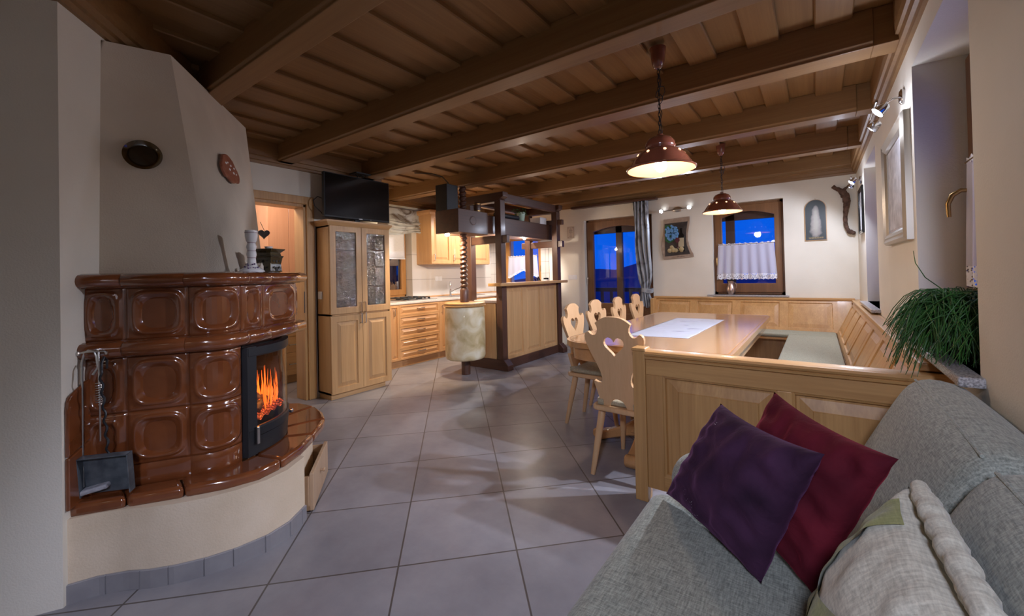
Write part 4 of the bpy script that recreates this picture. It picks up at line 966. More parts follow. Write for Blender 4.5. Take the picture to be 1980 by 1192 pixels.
# lintel along the frame tops
dk(MB().box((-3.44, 4.31, 2.22), (-3.36, 5.62, 2.33)), 'top_rail', 'Y'); dk(MB().box((-3.97, 4.31, 2.22), (-3.89, 5.62, 2.33)), 'top_rail', 'Y')
# screw with helical thread
SX, SY = -3.66, 3.825
def screw(u, v):
    z = 1.10 + (2.38 - 1.10) * v; a = 2 * PI * u; ph = (z / .058 - u) % 1.0; tri = 1 - abs(2 * ph - 1)
    r = .032 + .020 * tri; return Vector((SX + r * math.cos(a), SY + r * math.sin(a), z))
mb = MB(); mb.grid(screw, 20, 230, True); dk(mb, 'screw', bevel=0, smooth=True, angle=60)
dk(MB().lathe([(.056, .915), (.056, 1.06), (.05, 1.075), (.036, 1.10), (0, 1.10)], 20, T((SX, SY, 0))), 'screw_collar', smooth=True, bevel=0)
dk(MB().lathe([(.056, 0), (.056, .22), (0, .22)], 20, T((SX, SY, 0))), 'screw_foot', bevel=.004, smooth=True)
D_ = thing('marbled_drum', 'marbled cream parchment drum with round wooden top around the press screw', 'drum', (SX, SY, .2))
MB().lathe([(.0, .21), (.225, .205), (.240, .215), (.250, .25), (.254, .45), (.254, .65), (.247, .84), (.235, .86), (0, .86)], 48, T((SX, SY, 0)), cap=False).obj('drum_body', 'drum', D_, smooth=True, angle=60)
MB().lathe([(.235, .86), (.262, .862), (.266, .872), (.258, .882), (.262, .890), (.258, .905), (.245, .910), (0, .910)], 48, T((SX, SY, 0))).obj('drum_top', 'benchX', D_, smooth=True, angle=50)
# speaker box on the beam head
S = thing('loudspeaker', 'black box loudspeaker standing upright on the beam head', 'loudspeaker', (-3.76, 3.66, 2.052))
MB().box((-3.855, 3.55, 2.0525), (-3.655, 3.74, 2.375)).obj('cabinet', 'matblack', S, bevel=.006)
tag(MB().tube([(-3.77, 3.70, 2.375), (-3.78, 3.70, 2.42), (-3.84, 3.66, 2.50), (-3.95, 3.58, 2.545), (-4.12, 3.45, 2.555)], .007, 6).obj('speaker_cable', 'matblack', smooth=True), 'black cable rising from the loudspeaker to the ceiling boards', 'cable')
S = thing('small_keg', 'small dark keg with brass hoops on the press beam', 'keg', (-3.62, 4.03, 2.053))
MB().lathe([(.036, 0), (.044, .015), (.048, .05), (.048, .08), (.044, .115), (.037, .13), (0, .13)], 24, T((-3.56, 3.99, 2.053))).obj('barrel', 'darkZ', S, smooth=True, angle=50)
for z, r in ((.018, .046), (.108, .0462)): MB().lathe([(r - .004, z - .007), (r, z - .007), (r + .0005, z + .007), (r - .004, z + .007)], 24, T((-3.56, 3.99, 2.053)), cap=False).obj('hoop', 'brass', S, smooth=True)
mb = MB(); mb.tube([(-3.55, 4.33, 2.066), (-3.55, 4.40, 2.068), (-3.55, 4.85, 2.068), (-3.55, 4.875, 2.066)], [.026, .034, .034, .02], 14)
tag(mb.obj('dark_roll', 'matblack', smooth=True, angle=50), 'dark rounded roll lying along the top of the press beam', 'roll')
S = thing('pot_plant', 'small green plant in a mint ceramic pot on the press beam', 'plant', (-3.58, 4.98, 2.03))
MB().lathe([(.042, 0), (.046, .004), (.060, .09), (.066, .125), (.066, .132), (.060, .132), (.056, .11), (0, .11)], 28, T((-3.585, 4.985, 2.031))).obj('pot', 'mint', S, smooth=True, angle=50)
mb = MB(); random.seed(5)
for k in range(70):
    a = random.uniform(0, 6.28); r = random.uniform(.02, .12); z = random.uniform(.12, .21) - r * .35; c0 = Vector((-3.60 + r * math.cos(a), 4.955 + r * math.sin(a) * 1.1, 2.031 + z)); d = Vector((random.uniform(-1, 1), random.uniform(-1, 1), random.uniform(-.3, .6))).normalized() * .022; n_ = d.orthogonal().normalized() * .009
    mb.face([c0 - d, c0 + n_, c0 + d + Vector((0, 0, .004)), c0 - n_]); 
mb.obj('leaves', 'grass', S)
S = thing('white_box', 'white storage box on the beam end near the far wall', 'box', (-3.62, 5.55, 2.03)); MB().box((-3.72, 5.42, 2.031), (-3.53, 5.60, 2.12)).obj('box_body', 'white', S, bevel=.004); MB().box((-3.725, 5.415, 2.12), (-3.525, 5.605, 2.135)).obj('box_lid', 'white', S, bevel=.003)
# lamps fitted in the beam
def downlight(x, y, z, r, mat, label, power, col, size, spot=None):
    e = thing('downlight', label, 'lamp', (x, y, z), group='lamps fitted under the press beam')
    MB().lathe([(r + .008, 0), (r + .008, -.004), (r, -.006), (r, .0)], 20, T((x, y, z - .0005)), cap=False).obj('bezel', 'chrome', e, smooth=True)
    MB().lathe([(0, -.003), (r, -.003), (r * .95, -r * .5), (r * .6, -r * .95), (0, -r * 1.1)], 18, T((x, y, z)), cap=False).obj('bulb', mat, e, smooth=True)
    if spot: light('downlight_light', 'SPOT', (x, y, z - .05), power, col, size, spot, 165, .25)
    else: light('downlight_light', 'POINT', (x, y, z - .05), power, col, size)
    return e
downlight(-3.70, 3.585, 1.768, .032, 'bulb', 'bright round lamp under the near end of the beam head', 85, (1, .78, .52), .03, (-4.9, 4.1, 1.0))
downlight(-3.54, 4.40, 1.79, .018, 'ledwarm', 'small recessed lamp under the press beam beside the near post', 9, (1, .8, .62), .02)
downlight(-3.58, 5.05, 1.79, .024, 'ledwarm', 'small recessed lamp under the middle of the press beam', 16, (1, .82, .66), .02)
# bar counter
B = thing('bar_counter', 'oak panelled bar counter standing in the press frame', 'bar counter', (-3.40, 4.95, 0))
MB().box((-3.95, 4.215, 0), (-3.365, 5.72, .12)).obj('base_plinth', 'darkY', B, bevel=.005)
MB().box((-3.44, 4.31, .12), (-3.40, 5.63, 1.10)).obj('carcass', 'oakZ', B)
bm_ = FX(-3.40, 4.305, 0); wd = 1.31 / 3
for k in range(3): MB().panel(bm_ @ T((k * wd, .12, 0)), wd, .985, .018, RAISED(.045)).obj('panel', 'oakZ', B)
mb = MB(); mb.box((-3.90, 4.205, .12), (-3.47, 4.23, .86)); mb.obj('end_panel', 'oakZ', B)
mb = MB(); mb.box((-3.90, 4.25, .12), (-3.47, 5.70, .87)); mb.obj('inner_cabinet', 'kitZ', B)
mb = MB(); mb.box((-3.92, 4.24, .871), (-3.45, 5.72, .905)); mb.obj('lower_worktop', 'worktop', B, bevel=.006)
mb = MB(); mb.prism(rrect(-3.47, 4.05, -3.245, 5.76, .02), 1.10, 1.14); mb.obj('bar_top', 'benchY', B, bevel=.008)
# knife block and jar on the bar
S = thing('knife_block', 'knife block with black handled knives on the bar top', 'knife block', (-3.42, 5.40, 1.0))
km2 = T((-3.62, 5.52, .906)) @ RZ(math.radians(60)); MB().prism([(-.05, 0), (.06, 0), (.06, .14), (-.01, .20), (-.05, .17)], -.05, .05, km2 @ Matrix.Rotation(PI / 2, 4, 'X')).obj('block', 'oakZ', S, bevel=.004)
for k, (dx, dz) in enumerate(((-.02, .19), (.01, .21), (.03, .20), (-.03, .18))):
    MB().tube([(dx, -.03 + k * .02, dz - .02), (dx - .05, -.03 + k * .02, dz + .085)], [.009, .011], 8, km2).obj('knife_handle', 'black', S)
S = thing('sugar_jar', 'small white jar with black lid beside the knives', 'jar', (-3.60, 5.68, .906)); MB().lathe([(.045, 0), (.05, .02), (.05, .22), (.04, .25), (0, .25)], 20, T((-3.60, 5.665, .906))).obj('jar_body', 'porcelain', S, smooth=True); MB().lathe([(.042, .25), (.042, .275), (0, .28)], 20, T((-3.60, 5.665, .906))).obj('lid', 'black', S, smooth=True)
# ================================================================ dining corner
def chair_proto():
    e = thing('dining_chair', 'carved heart-back chair at the near end of the table beside the bench post', 'chair', group='carved dining chairs')
    half = [(.035, .988), (.063, .981), (.09, .967), (.114, .949), (.103, .926), (.101, .905), (.108, .886), (.122, .872), (.137, .872), (.150, .879), (.160, .890), (.166, .893), (.178, .888), (.187, .878), (.191, .862), (.189, .840), (.178, .806), (.160, .766), (.138, .724), (.116, .680), (.100, .643), (.093, .612), (.092, .594), (.097, .580), (.107, .570), (.120, .572), (.136, .579), (.147, .584), (.149, .578), (.147, .564), (.140, .537), (.130, .506), (.120, .470), (.114, .415), (.058, .415), (.052, .445), (.036, .470), (.016, .481)]
    outer = [(0, .990)] + half + [(0, .483)] + [(-x, z) for x, z in half[::-1]]
    pl = Matrix(((1, 0, 0), (0, 0, -1), (0, 1, 0))).to_4x4()       # local xy plate -> xz, thickness to -Y
    M_ = T((0, -.165, .42)) @ Matrix.Rotation(math.radians(7), 4, 'X') @ T((0, 0, -.42)) @ pl
    ht = [(x, y + .815) for x, y in heart(.066)]
    MB().plate(outer, [ht[::-1]], .024, M_).obj('backrest', 'chair', e, bevel=.005, seg=2)
    seat = [(-.15, -.21), (.15, -.21), (.172, -.19), (.198, .15), (.185, .20), (.14, .215), (-.14, .215), (-.185, .20), (-.198, .15), (-.172, -.19)]
    MB().prism(seat, .395, .428).obj('seat', 'chair', e, bevel=.010, seg=3)
    cu = MB().prism([(x * .93, y * .90 + .012) for x, y in seat], .4285, .462).obj('cushion', 'chaircushion', e, bevel=.014, seg=3, smooth=True, angle=60)
    for sx in (-1, 1):
        mb = MB(); mb.box((sx * .115 - .02, -.20, .430), (sx * .115 + .02, -.155, .468)); mb.obj('cushion_tie', 'chaircushion', cu, bevel=.006)
        for sy in (-1, 1):
            a = Vector((sx * .125, sy * .15, .396)); b = Vector((sx * .165, sy * .225, 0)); d = b - a
            MB().tube([a, a + d * .06, a + d * .5, b], [.017, .024, .021, .0145], 10).obj('leg', 'chair', e, smooth=True, angle=60)
    return e
CH = chair_proto()
# near chair: its back towards the camera, at the table's near end
ORD = ('first', 'second', 'third', 'farthest')
for k, (y, j) in enumerate(((3.17, .01), (3.68, -.02), (4.17, .015), (4.76, -.01))):
    c = copy_tree(CH); c.location = (-1.525 + j, y, 0); c.rotation_euler = (0, 0, -PI / 2 + j * 2)
    c['label'] = 'carved heart-back chair on the long side of the table, %s from the near corner' % ORD[k]
CH.location = (-.995, 2.545, 0); CH.rotation_euler = (0, 0, math.radians(-2))

# table
TB = thing('dining_table', 'long lacquered oak dining table with rounded corners and scrolled feet', 'table', (-.99, 3.75, 0))
tx0, tx1, ty0, ty1, tz = -1.535, -.435, 2.60, 4.95, .76
mb = MB(); pr = arc((tx0 + .22, ty1 - .05), .05, 90, 90, 1) and []
rim = arc((tx1 - .04, ty1 - .04), .04, 0, 90, 4) + arc((tx0 + .10, ty1 - .10), .10, 90, 180, 6) + arc((tx0 + .20, ty0 + .20), .20, 180, 270, 9) + arc((tx1 - .04, ty0 + .04), .04, 270, 360, 4)
mb.prism(rim, tz - .016, tz); mb.sweep(rim[::-1], [(-.03, tz - .040), (-.010, tz - .040), (-.004, tz - .032), (-.004, tz - .028), (.004, tz - .024), (.006, tz - .014), (.002, tz - .003), (-.01, tz), (-.03, tz)], closed=True)
mb.obj('tabletop', 'table', TB, smooth=True, angle=35)
inn = [(x + (-.99 - x) * .05, y + (3.78 - y) * .022) for x, y in rim]
MB().sweep(inn[::-1], [(-.022, tz - .13), (0, tz - .13), (0, tz - .041), (-.022, tz - .041)], closed=True).obj('apron', 'table', TB, smooth=True, angle=35)
for yy in (2.87, 4.44):
    mb = MB(); mb.prism([(-.13, .10), (-.09, .16), (-.07, .30), (-.10, .45), (-.08, .60), (-.14, .70), (.14, .70), (.08, .60), (.10, .45), (.07, .30), (.09, .16), (.13, .10)], -.05, .05, frame((-.99, yy, 0), (1, 0, 0), (0, -1, 0))); mb.obj('pedestal', 'table', TB, bevel=.012, seg=3)
    foot = [(-.40, 0), (-.36, 0), (-.28, .03), (-.14, .075), (0, .10), (.14, .075), (.28, .03), (.36, 0), (.40, 0), (.425, .03), (.42, .07), (.39, .085), (.36, .07), (.30, .085), (.18, .14), (.10, .20), (-.10, .20), (-.18, .14), (-.30, .085), (-.36, .07), (-.39, .085), (-.42, .07), (-.425, .03)]
    MB().prism(foot, -.045, .045, frame((-.99, yy, 0), (1, 0, 0), (0, -1, 0))).obj('foot', 'table', TB, bevel=.012, seg=3, smooth=True, angle=40)
    MB().prism([(x * .9, z) for x, z in foot], -.045, .045, frame((-.99, yy, .001), (0, 1, 0), (1, 0, 0))).obj('foot', 'table', TB, bevel=.012, seg=3, smooth=True, angle=40)
MB().box((-1.01, 2.88, .36), (-.97, 4.42, .44)).obj('stretcher', 'table', TB, bevel=.006)
rn = MB(); rn.grid(lambda u, v: Vector((-1.205 + .45 * u + .02 * (v - .5), 3.06 + 1.32 * v + .05 * (u - .5) * (1 - v), tz + .0025 + .0012 * math.sin(v * 23) * math.sin(u * 9))), 24, 60)
o = rn.obj('table_runner', 'runner', smooth=True); so = o.modifiers.new('thick', 'SOLIDIFY'); so.thickness = .002; tag(o, 'white table runner with dark printed strokes lying on the table', 'table runner')

# corner bench: far seat, right seat, leaning panelled backs, broad ledge
BE = thing('corner_bench', 'panelled oak corner bench with leaning back and upholstered seat', 'bench', (-.1, 5.4, 0))
mb = MB(); mb.box((-.06, 2.27, 0), (-.03, 5.90, .42)); mb.box((-1.95, 5.88, 0), (-.03, 5.91, .42)); mb.box((-1.95, 5.90, 0), (-1.91, 6.25, .42)); mb.obj('seat_base', 'benchZ', BE)
mb = MB(); mb.prism([(-.28, 2.275), (.16, 2.275), (.16, 6.04), (-1.95, 6.04), (-1.95, 5.66), (-.33, 5.66), (-.28, 5.61)], .415, .44); mb.obj('seat_board', 'benchY', BE)
MB().prism([(-.29, 2.28), (.165, 2.28), (.165, 5.64), (-.29, 5.64)], .441, .485).obj('seat_cushion', 'cushionseat', BE, bevel=.016, seg=3, smooth=True, angle=60)
MB().prism([(-1.95, 5.655), (.165, 5.655), (.165, 6.03), (-1.95, 6.03)], .441, .485).obj('seat_cushion', 'cushionseat', BE, bevel=.016, seg=3, smooth=True, angle=60)
def slope_back(M_, length, h_, n, name, rail=.05):
    mb = MB(); w_ = length / n
    for k in range(n): mb.panel(M_ @ T((k * w_, 0, 0)), w_, h_, .022, [(0, 0), (rail * .8, 0), (rail * .8 + .006, .010), (rail * .8 + .012, .010), (rail * .8 + .05, .003), (rail * .8 + .053, .002)])
    return mb.obj(name, 'benchZ', BE)
zb, zt_ = .47, .835
r0 = Vector((.175, 0, zb)); r1 = Vector((.335, 0, zt_)); ru = (r1 - r0); hr = ru.length; ru.normalize()
nr = Vector((-ru.z, 0, ru.x))
Mr = Matrix(((0, ru.x, nr.x), (-1, ru.y, nr.y), (0, ru.z, nr.z))).to_4x4(); Mr.translation = Vector((.175, 6.05, zb)) - nr * .022
slope_back(Mr, 3.76, hr, 7, 'back_panels')
f0 = Vector((0, 6.05, zb)); f1 = Vector((0, 6.235, zt_ + .02)); fu = f1 - f0; hf = fu.length; fu.normalize(); nf = Vector((0, -fu.z, fu.y))
Mf = Matrix(((1, fu.x, nf.x), (0, fu.y, nf.y), (0, fu.z, nf.z))).to_4x4(); Mf.translation = Vector((-2.0, 6.05, zb)) - nf * .022
slope_back(Mf, 2.19, hf, 4, 'back_panels', .06)
mb = MB(); mb.box((.325, 2.262, .825), (XR - .002, 6.29, .858)); mb.obj('ledge', 'benchY', BE, bevel=.006, seg=3)
mb = MB(); mb.box((-2.03, 6.215, .842), (.36, YF - .002, .872)); mb.box((-2.03, 6.225, .80), (.36, YF - .002, .842)); mb.obj('ledge', 'benchX', BE, bevel=.006, seg=3)
MB().prism([(6.038, zb), (6.06, zb), (6.24, .845), (6.225, .845)], .19, .345, frame((0, 0, 0), (0, 1, 0), (1, 0, 0))).obj('corner_stile', 'benchZ', BE)
mb = MB(); mb.box((-2.03, 6.05, 0), (-1.99, YF - .002, .845)); mb.obj('bench_end', 'benchZ', BE, bevel=.004)
MB().prism([(2.27, .0), (2.27, .47), (6.05, .47), (6.05, 0)], .17, .172, frame((0, 0, 0), (0, 1, 0), (1, 0, 0))).obj('back_lining', 'benchZ', BE)
# divider behind the sofa
DV = thing('bench_divider', 'panelled oak divider with a square post between sofa and bench', 'room divider', (-.25, 2.23, 0))
mb = MB(); mb.box((-.845, 2.195, 0), (-.775, 2.27, .815)); mb.prism([(-.853, 2.187), (-.767, 2.187), (-.767, 2.278), (-.853, 2.278)], .815, .832, top=[(-.848, 2.192), (-.772, 2.192), (-.772, 2.273), (-.848, 2.273)]); mb.obj('post', 'benchZ', DV, bevel=.005)
dvm = FY(-.775, 2.225, 0); sp = (.06, .575)
mb = MB(); mb.box((-.775, 2.205, .69), (.41, 2.258, .775)); mb.box((-.775, 2.205, .08), (.41, 2.258, .16)); mb.obj('rail', 'benchX', DV, bevel=.003)
for x0, x1 in ((-.775, -.685), (-.165, -.105), (.36, .408)): MB().box((x0, 2.204, .08), (x1, 2.257, .69)).obj('stile', 'benchZ', DV, bevel=.003)
for x0, x1 in ((-.685, -.165), (-.105, .36)):
    MB().panel(FY(x0, 2.25, .16), x1 - x0, .53, .040, [(0, 0), (.012, .006), (.014, .018), (.055, .022), (.060, .012), (.065, .010)][0:0] or [(0, .0), (.010, .004), (.014, .022), (.026, .022), (.075, .010), (.079, .006)]).obj('panel', 'benchZ', DV)
mb = MB(); mb.sweep([(-.775, 2.204), (.41, 2.204)], [(-.07, .772), (.002, .772), (.012, .778), (.014, .786), (.008, .790), (.018, .796), (.022, .806), (.016, .816), (.006, .820), (-.07, .820)]); mb.obj('cap_rail', 'benchX', DV, smooth=True, angle=35)

# ================================================================ sofa and cushions
SF = thing('sofa', 'grey green upholstered sofa along the right wall with rounded arm', 'sofa', (0, 1.0, 0))
mb = MB(); mb.box((-.44, .15, .05), (.40, 1.72, .30)); mb.obj('base', 'sofa', SF, bevel=.02, seg=3, smooth=True)
def softbox(x0, x1, y0, y1, z0, z1, r, crown_=.015, n=30):
    """rounded upholstery block"""
    mb = MB(); mb.box((x0, y0, z0), (x1, y1, z1)); bm = mb.bm
    bmesh.ops.subdivide_edges(bm, edges=bm.edges[:], cuts=n, use_grid_fill=True)
    for v in bm.verts:
        p = v.co; c = Vector((min(max(p.x, x0 + r), x1 - r), min(max(p.y, y0 + r), y1 - r), min(max(p.z, z0 + r), z1 - r))); d = p - c
        if d.length > 1e-6: v.co = c + d.normalized() * min(d.length, r)
        if v.co.z > z0 + (z1 - z0) * .5:
            u, w = (v.co.x - x0) / (x1 - x0), (v.co.y - y0) / (y1 - y0); v.co.z += crown_ * 16 * u * (1 - u) * w * (1 - w) * .5
    return mb
softbox(-.525, .16, .16, 1.535, .27, .452, .065, .02).obj('seat_cushion', 'sofa', SF, smooth=True, angle=180)
def armf(u, v):
    a = -.45 * PI + 1.9 * PI * u * .5 - 0; y = 1.625; r = .095
    x = -.475 + .58 * v; e_ = 1 - max(0, (0.10 - v) / .10) ** 2.5 * .55
    return None
softbox(-.475, .16, 1.525, 1.735, .10, .56, .10, .0, 24).obj('arm', 'sofa', SF, smooth=True, angle=180)
BP = [(.055, .40), (.075, .50), (.115, .60), (.165, .70), (.215, .80), (.245, .850), (.275, .872), (.315, .876), (.385, .855), (.40, .82), (.40, .30), (.08, .30)]
def backrest(y0, y1, name):
    mb = MB(); n = 26
    pts = [Vector((p[0], p[1])) for p in BP]
    cen = Vector((.26, .60))
    def ring(t):
        y = y0 + (y1 - y0) * t; e_ = min(t, 1 - t) * (y1 - y0); k = 1 - .16 * (1 - min(1, e_ / .055)) ** 2
        bl = .018 * math.sin(PI * t)
        out = []
        for p in pts:
            q = cen + (p - cen) * k; dx = -bl if p.x < .25 else 0; out.append(mb.bm.verts.new((min(q.x + dx, .402), y, q.y + (bl * .4 if p.y > .8 else 0))))
        return out
    ts = [0, .012, .03, .06] + [.06 + .88 * k / n for k in range(1, n)] + [.94, .97, .988, 1]
    rs = [ring(t) for t in ts]
    for a, b in zip(rs, rs[1:]):
        for k in range(len(pts)): mb.bm.faces.new([a[k], a[(k + 1) % len(pts)], b[(k + 1) % len(pts)], b[k]])
    mb.bm.faces.new(rs[0]); mb.bm.faces.new(rs[-1]); o = mb.obj(name, 'sofa', SF, smooth=True, angle=180, sub=1)
    mb = MB(); q0 = [(y0 + (y1 - y0) * k / 20) for k in range(1, 20)]
    mb.tube([(.262 - .0, y, .874 + .007 * math.sin(PI * (y - y0) / (y1 - y0)) - .012) for y in q0], .004, 6); mb.obj('seam', 'sofa', o, smooth=True)
    return o
backrest(1.165, 1.93, 'back_cushion'); backrest(.35, 1.16, 'back_cushion')

def pillow(name, mat, label, c, th, wr=.006, seed=1, n=44):
    c = [Vector(p) for p in c]; ex = (c[1] - c[0] + c[2] - c[3]); ey = (c[3] - c[0] + c[2] - c[1]); nn = ex.cross(ey).normalized()
    random.seed(seed); ph = [random.uniform(0, 6) for _ in range(8)]
    def P(u, v, side):
        x, y = 2 * u - 1, 2 * v - 1
        uu = .5 + (u - .5) * (1 - .09 * (1 - y * y)); vv = .5 + (v - .5) * (1 - .09 * (1 - x * x))
        p = c[0].lerp(c[1], uu).lerp(c[3].lerp(c[2], uu), vv)
        h_ = th * max(0, (1 - x * x)) ** .48 * max(0, (1 - y * y)) ** .48
        edge = max(abs(x), abs(y))
        h_ += wr * (math.sin(9 * x + 4 * y + ph[0]) * math.sin(5 * y - 3 * x + ph[1]) + .7 * math.sin(17 * y + 6 * x * x + ph[2]) * sm(.2, .8, abs(x)) + .6 * math.sin(19 * x + 5 * y * y + ph[3]) * sm(.3, .85, abs(y))) * (1 - edge ** 6)
        return p + nn * (h_ * side)
    mb = MB()
    for s in (1, -1): mb.grid(lambda u, v: P(u, v, s), n, n)
    bmesh.ops.remove_doubles(mb.bm, verts=mb.bm.verts, dist=.0004)
    o = mb.obj(name, mat, smooth=True, angle=180); tag(o, label, 'cushion'); RM[o.name] = Matrix(); return o, P, nn
o, P, nn = pillow('throw_cushion', 'red', 'burgundy velvet cushion leaning on the sofa back behind the purple one', [(-.276, 1.495, .495), (-.022, 1.188, .468), (.135, 1.195, .83), (-.119, 1.508, .862)], .075, .0085, 4)
o, P, nn = pillow('throw_cushion', 'purple', 'dark purple velvet cushion with glitter specks in front of the burgundy one', [(-.452, 1.462, .470), (-.132, 1.168, .468), (.004, 1.125, .836), (-.266, 1.455, .816)], .082, .008, 9)
gc = [(-.015, 1.10, .455), (-.015, .67, .455), (.150, .67, .815), (.135, 1.075, .825)]
o, P, nn = pillow('throw_cushion', M.setdefault('linencush', weave('cream_linen_weave', (.66, .64, .53), (.40, .38, .31), 170)), 'cream linen cushion with green leaf bands and a gathered edge', gc, .075, .004, 2)
sd = 1 if nn.x < 0 else -1
M['leaf'] = weave('leaf_green_weave', (.30, .31, .13), (.20, .21, .08), 170)
def band(f0, f1):
    mb = MB(); mb.grid(lambda a, b: (lambda uv: P(uv[0], uv[1], sd) + nn * sd * .0055)(tuple(f0(a)[k] * (1 - b) + f1(a)[k] * b for k in (0, 1))), 60, 20); return mb.obj('leaf_band', 'leaf', o, smooth=True)
def bez(*q):
    q = [Vector(p) for p in q]
    return lambda a: q[0] * (1 - a) ** 2 + q[1] * (2 * a * (1 - a)) + q[2] * a * a
band(bez((.13, .985), (.07, .72), (.12, .06)), bez((.34, .985), (.22, .64), (.33, .06)))
band(bez((.31, .46), (.52, .48), (.86, .72)), bez((.33, .16), (.56, .26), (.90, .48)))
mb = MB()
pe = [Vector(gc[3]).lerp(Vector(gc[2]), t) for t in [k / 40 for k in range(41)]]
mb.tube([p + Vector((.012, 0, .004)) + Vector((.0012 * math.sin(k * 1.1), 0, .0015 * math.sin(k * .8))) for k, p in enumerate(pe)], [.019 + .0016 * math.sin(k * 1.3) + .001 * math.sin(k * 2.9) - .010 * (abs(k - 20) / 20) ** 6 for k in range(41)], 12); mb.obj('gathered_edge', 'linencush', o, smooth=True, angle=180)

# ================================================================ lamps
def pendant_proto():
    e = thing('pendant_lamp', 'terracotta enamel pendant lamp on a chain, the nearer of the two over the table', 'pendant lamp', group='pendant lamps over the dining table')
    prof = [(.192, 0), (.197, .002), (.199, .008), (.190, .014), (.180, .022), (.160, .055), (.138, .085), (.112, .110), (.090, .124), (.083, .128), (.086, .134), (.087, .142), (.082, .165), (.066, .186), (.040, .198), (.018, .203), (.018, .212), (0, .214)]
    MB().lathe(prof, 48, cap=False).obj('lamp_shade', 'lampshade', e, smooth=True, angle=60)
    inner = [(.191, .001), (.184, .012), (.176, .021), (.156, .053), (.134, .082), (.108, .106), (.06, .118), (0, .12)]
    sh = MB().lathe(inner, 48, cap=False).obj('shade_lining', 'shadein', e, smooth=True, angle=60)
    M['venthole'] = emit('lit_vent_hole', (1, .55, .32), 2.2)
    for k in range(9):
        a = 2 * PI * k / 9 + .3; r, z = .1335, .0885; m_ = RZ(a) @ T((r, 0, z)) @ Matrix.Rotation(math.radians(52), 4, 'Y')
        MB().lathe([(.0085, .0), (.0085, .003), (0, .0032)], 10, m_ @ T((0, 0, .001))).obj('vent_hole', 'venthole', e)
    MB().sphere((0, 0, .030), (.036, .036, .042)).obj('bulb', 'bulb', e, smooth=True)
    MB().lathe([(.02, .065), (.02, .118), (0, .118)], 14).obj('lamp_holder', 'porcelain', e)
    mb = MB(); z = .214; k = 0
    while z < .615:
        m_ = T((0, 0, z + .014)) @ RZ(PI / 2 * (k % 2))
        mb.tube([m_ @ Vector((.0065 * math.cos(a), 0, .017 * math.sin(a))) for a in [2 * PI * q / 12 for q in range(13)]], .0022, 6); z += .0255; k += 1
    mb.tube([(.010 + .012 * math.sin(q * .9) * (1 if 12 < q < 22 else .35), .006 * math.cos(q * 1.3), .21 + q * .0136) for q in range(30)], .0024, 6)
    mb.tube([(0, 0, .50), (.03, .0, .49), (.036, 0, .46), (.015, 0, .42), (-.02, 0, .44), (-.012, 0, .47), (0, 0, .48)], .0024, 6)
    mb.obj('chain', 'iron', e, smooth=True)
    MB().lathe([(.012, .606), (.024, .612), (.036, .64), (.045, .70), (.048, .725), (0, .725)], 28).obj('canopy', 'lampshade', e, smooth=True, angle=50)
    return e
PA = pendant_proto(); PB = copy_tree(PA); PB.location = (-.812, 4.81, 1.862); PA.location = (-.742, 2.46, 1.847)
PB['label'] = 'terracotta enamel pendant lamp on a chain, the farther one near the far wall'
for p in (PA, PB): light('pendant_light', 'POINT', (p.location.x, p.location.y, p.location.z - .025), 9 if p is PA else 11, (1, .80, .62), .05)
def head(mb_par, p, aim, e, power, angle=92, mat='led'):
    p = Vector(p); d = (Vector(aim) - p).normalized(); q = d.to_track_quat('-Z', 'Y').to_matrix().to_4x4(); q.translation = p
    hd = MB().lathe([(.014, .055), (.020, .05), (.028, .02), (.030, 0), (.027, 0), (.025, .012)], 20, q, cap=False).obj('lamp_head', 'chrome', e, smooth=True, angle=50)
    MB().lathe([(0, -.002), (.025, .004), (.025, .010), (0, .012)], 18, q, cap=False).obj('bulb', mat, hd, smooth=True)
    light('spot_light', 'SPOT', tuple(p + d * .012), power, COOL, .025, tuple(aim), angle, .45)
def wall_spots(label, wall, base, heads, aims, power, ang):
    e = thing('wall_spotlight', label, 'spotlight', base, group='two-headed chrome wall spotlights')
    MB().lathe([(.042, 0), (.042, .012), (.03, .02), (0, .022)], 24, wall).obj('wall_plate', 'chrome', e, smooth=True, angle=50)
    n = Vector((wall[0][2], wall[1][2], wall[2][2])); b = Vector(base); c = (Vector(heads[0]) + Vector(heads[1])) / 2 + Vector((0, 0, .06))
    MB().tube([b, b + n * .05, c], .007, 8).obj('bracket', 'chrome', e, smooth=True)
    MB().tube([Vector(heads[0]) + Vector((0, 0, .06)), Vector(heads[1]) + Vector((0, 0, .06))], .006, 8).obj('cross_bar', 'chrome', e, smooth=True)
    for h_, a in zip(heads, aims): head(None, h_, a, e, power, ang); 
    return e
light('spot_spill', 'POINT', (.20, 2.96, 2.02), 5, COOL, .05); light('spot_spill', 'POINT', (.22, 5.37, 2.06), 5, COOL, .05)
wall_spots('chrome two-headed spotlight above the large silver frame on the right wall', FXN(XR, 3.02, 2.17), (XR, 3.02, 2.17), ((.275, 2.80, 2.045), (.275, 3.12, 2.045)), ((-1.6, 2.6, .35), (-1.6, 3.5, .35)), 140, 100)
wall_spots('chrome two-headed spotlight above the small black frame in the far right corner', FXN(XR, 5.62, 2.17), (XR, 5.62, 2.17), ((.30, 5.22, 2.085), (.30, 5.52, 2.085)), ((-1.0, 4.9, .6), (-.9, 5.8, .6)), 36, 150)
e = thing('wall_spotlight', 'two-headed spotlight with oval plate above the wavy wooden wall clock', 'spotlight', (-1.665, YF, 2.155), group='two-headed chrome wall spotlights')
MB().lathe([(.058, 0), (.058, .012), (.04, .02), (0, .022)], 28, FY(-1.665, YF, 2.155) @ Matrix.Diagonal((1.25, .62, 1, 1))).obj('wall_plate', 'steel', e, smooth=True, angle=50)
MB().tube([(-1.875, YF - .06, 2.14), (-1.665, YF - .035, 2.155), (-1.485, YF - .06, 2.16)], .006, 8).obj('cross_bar', 'steel', e, smooth=True)
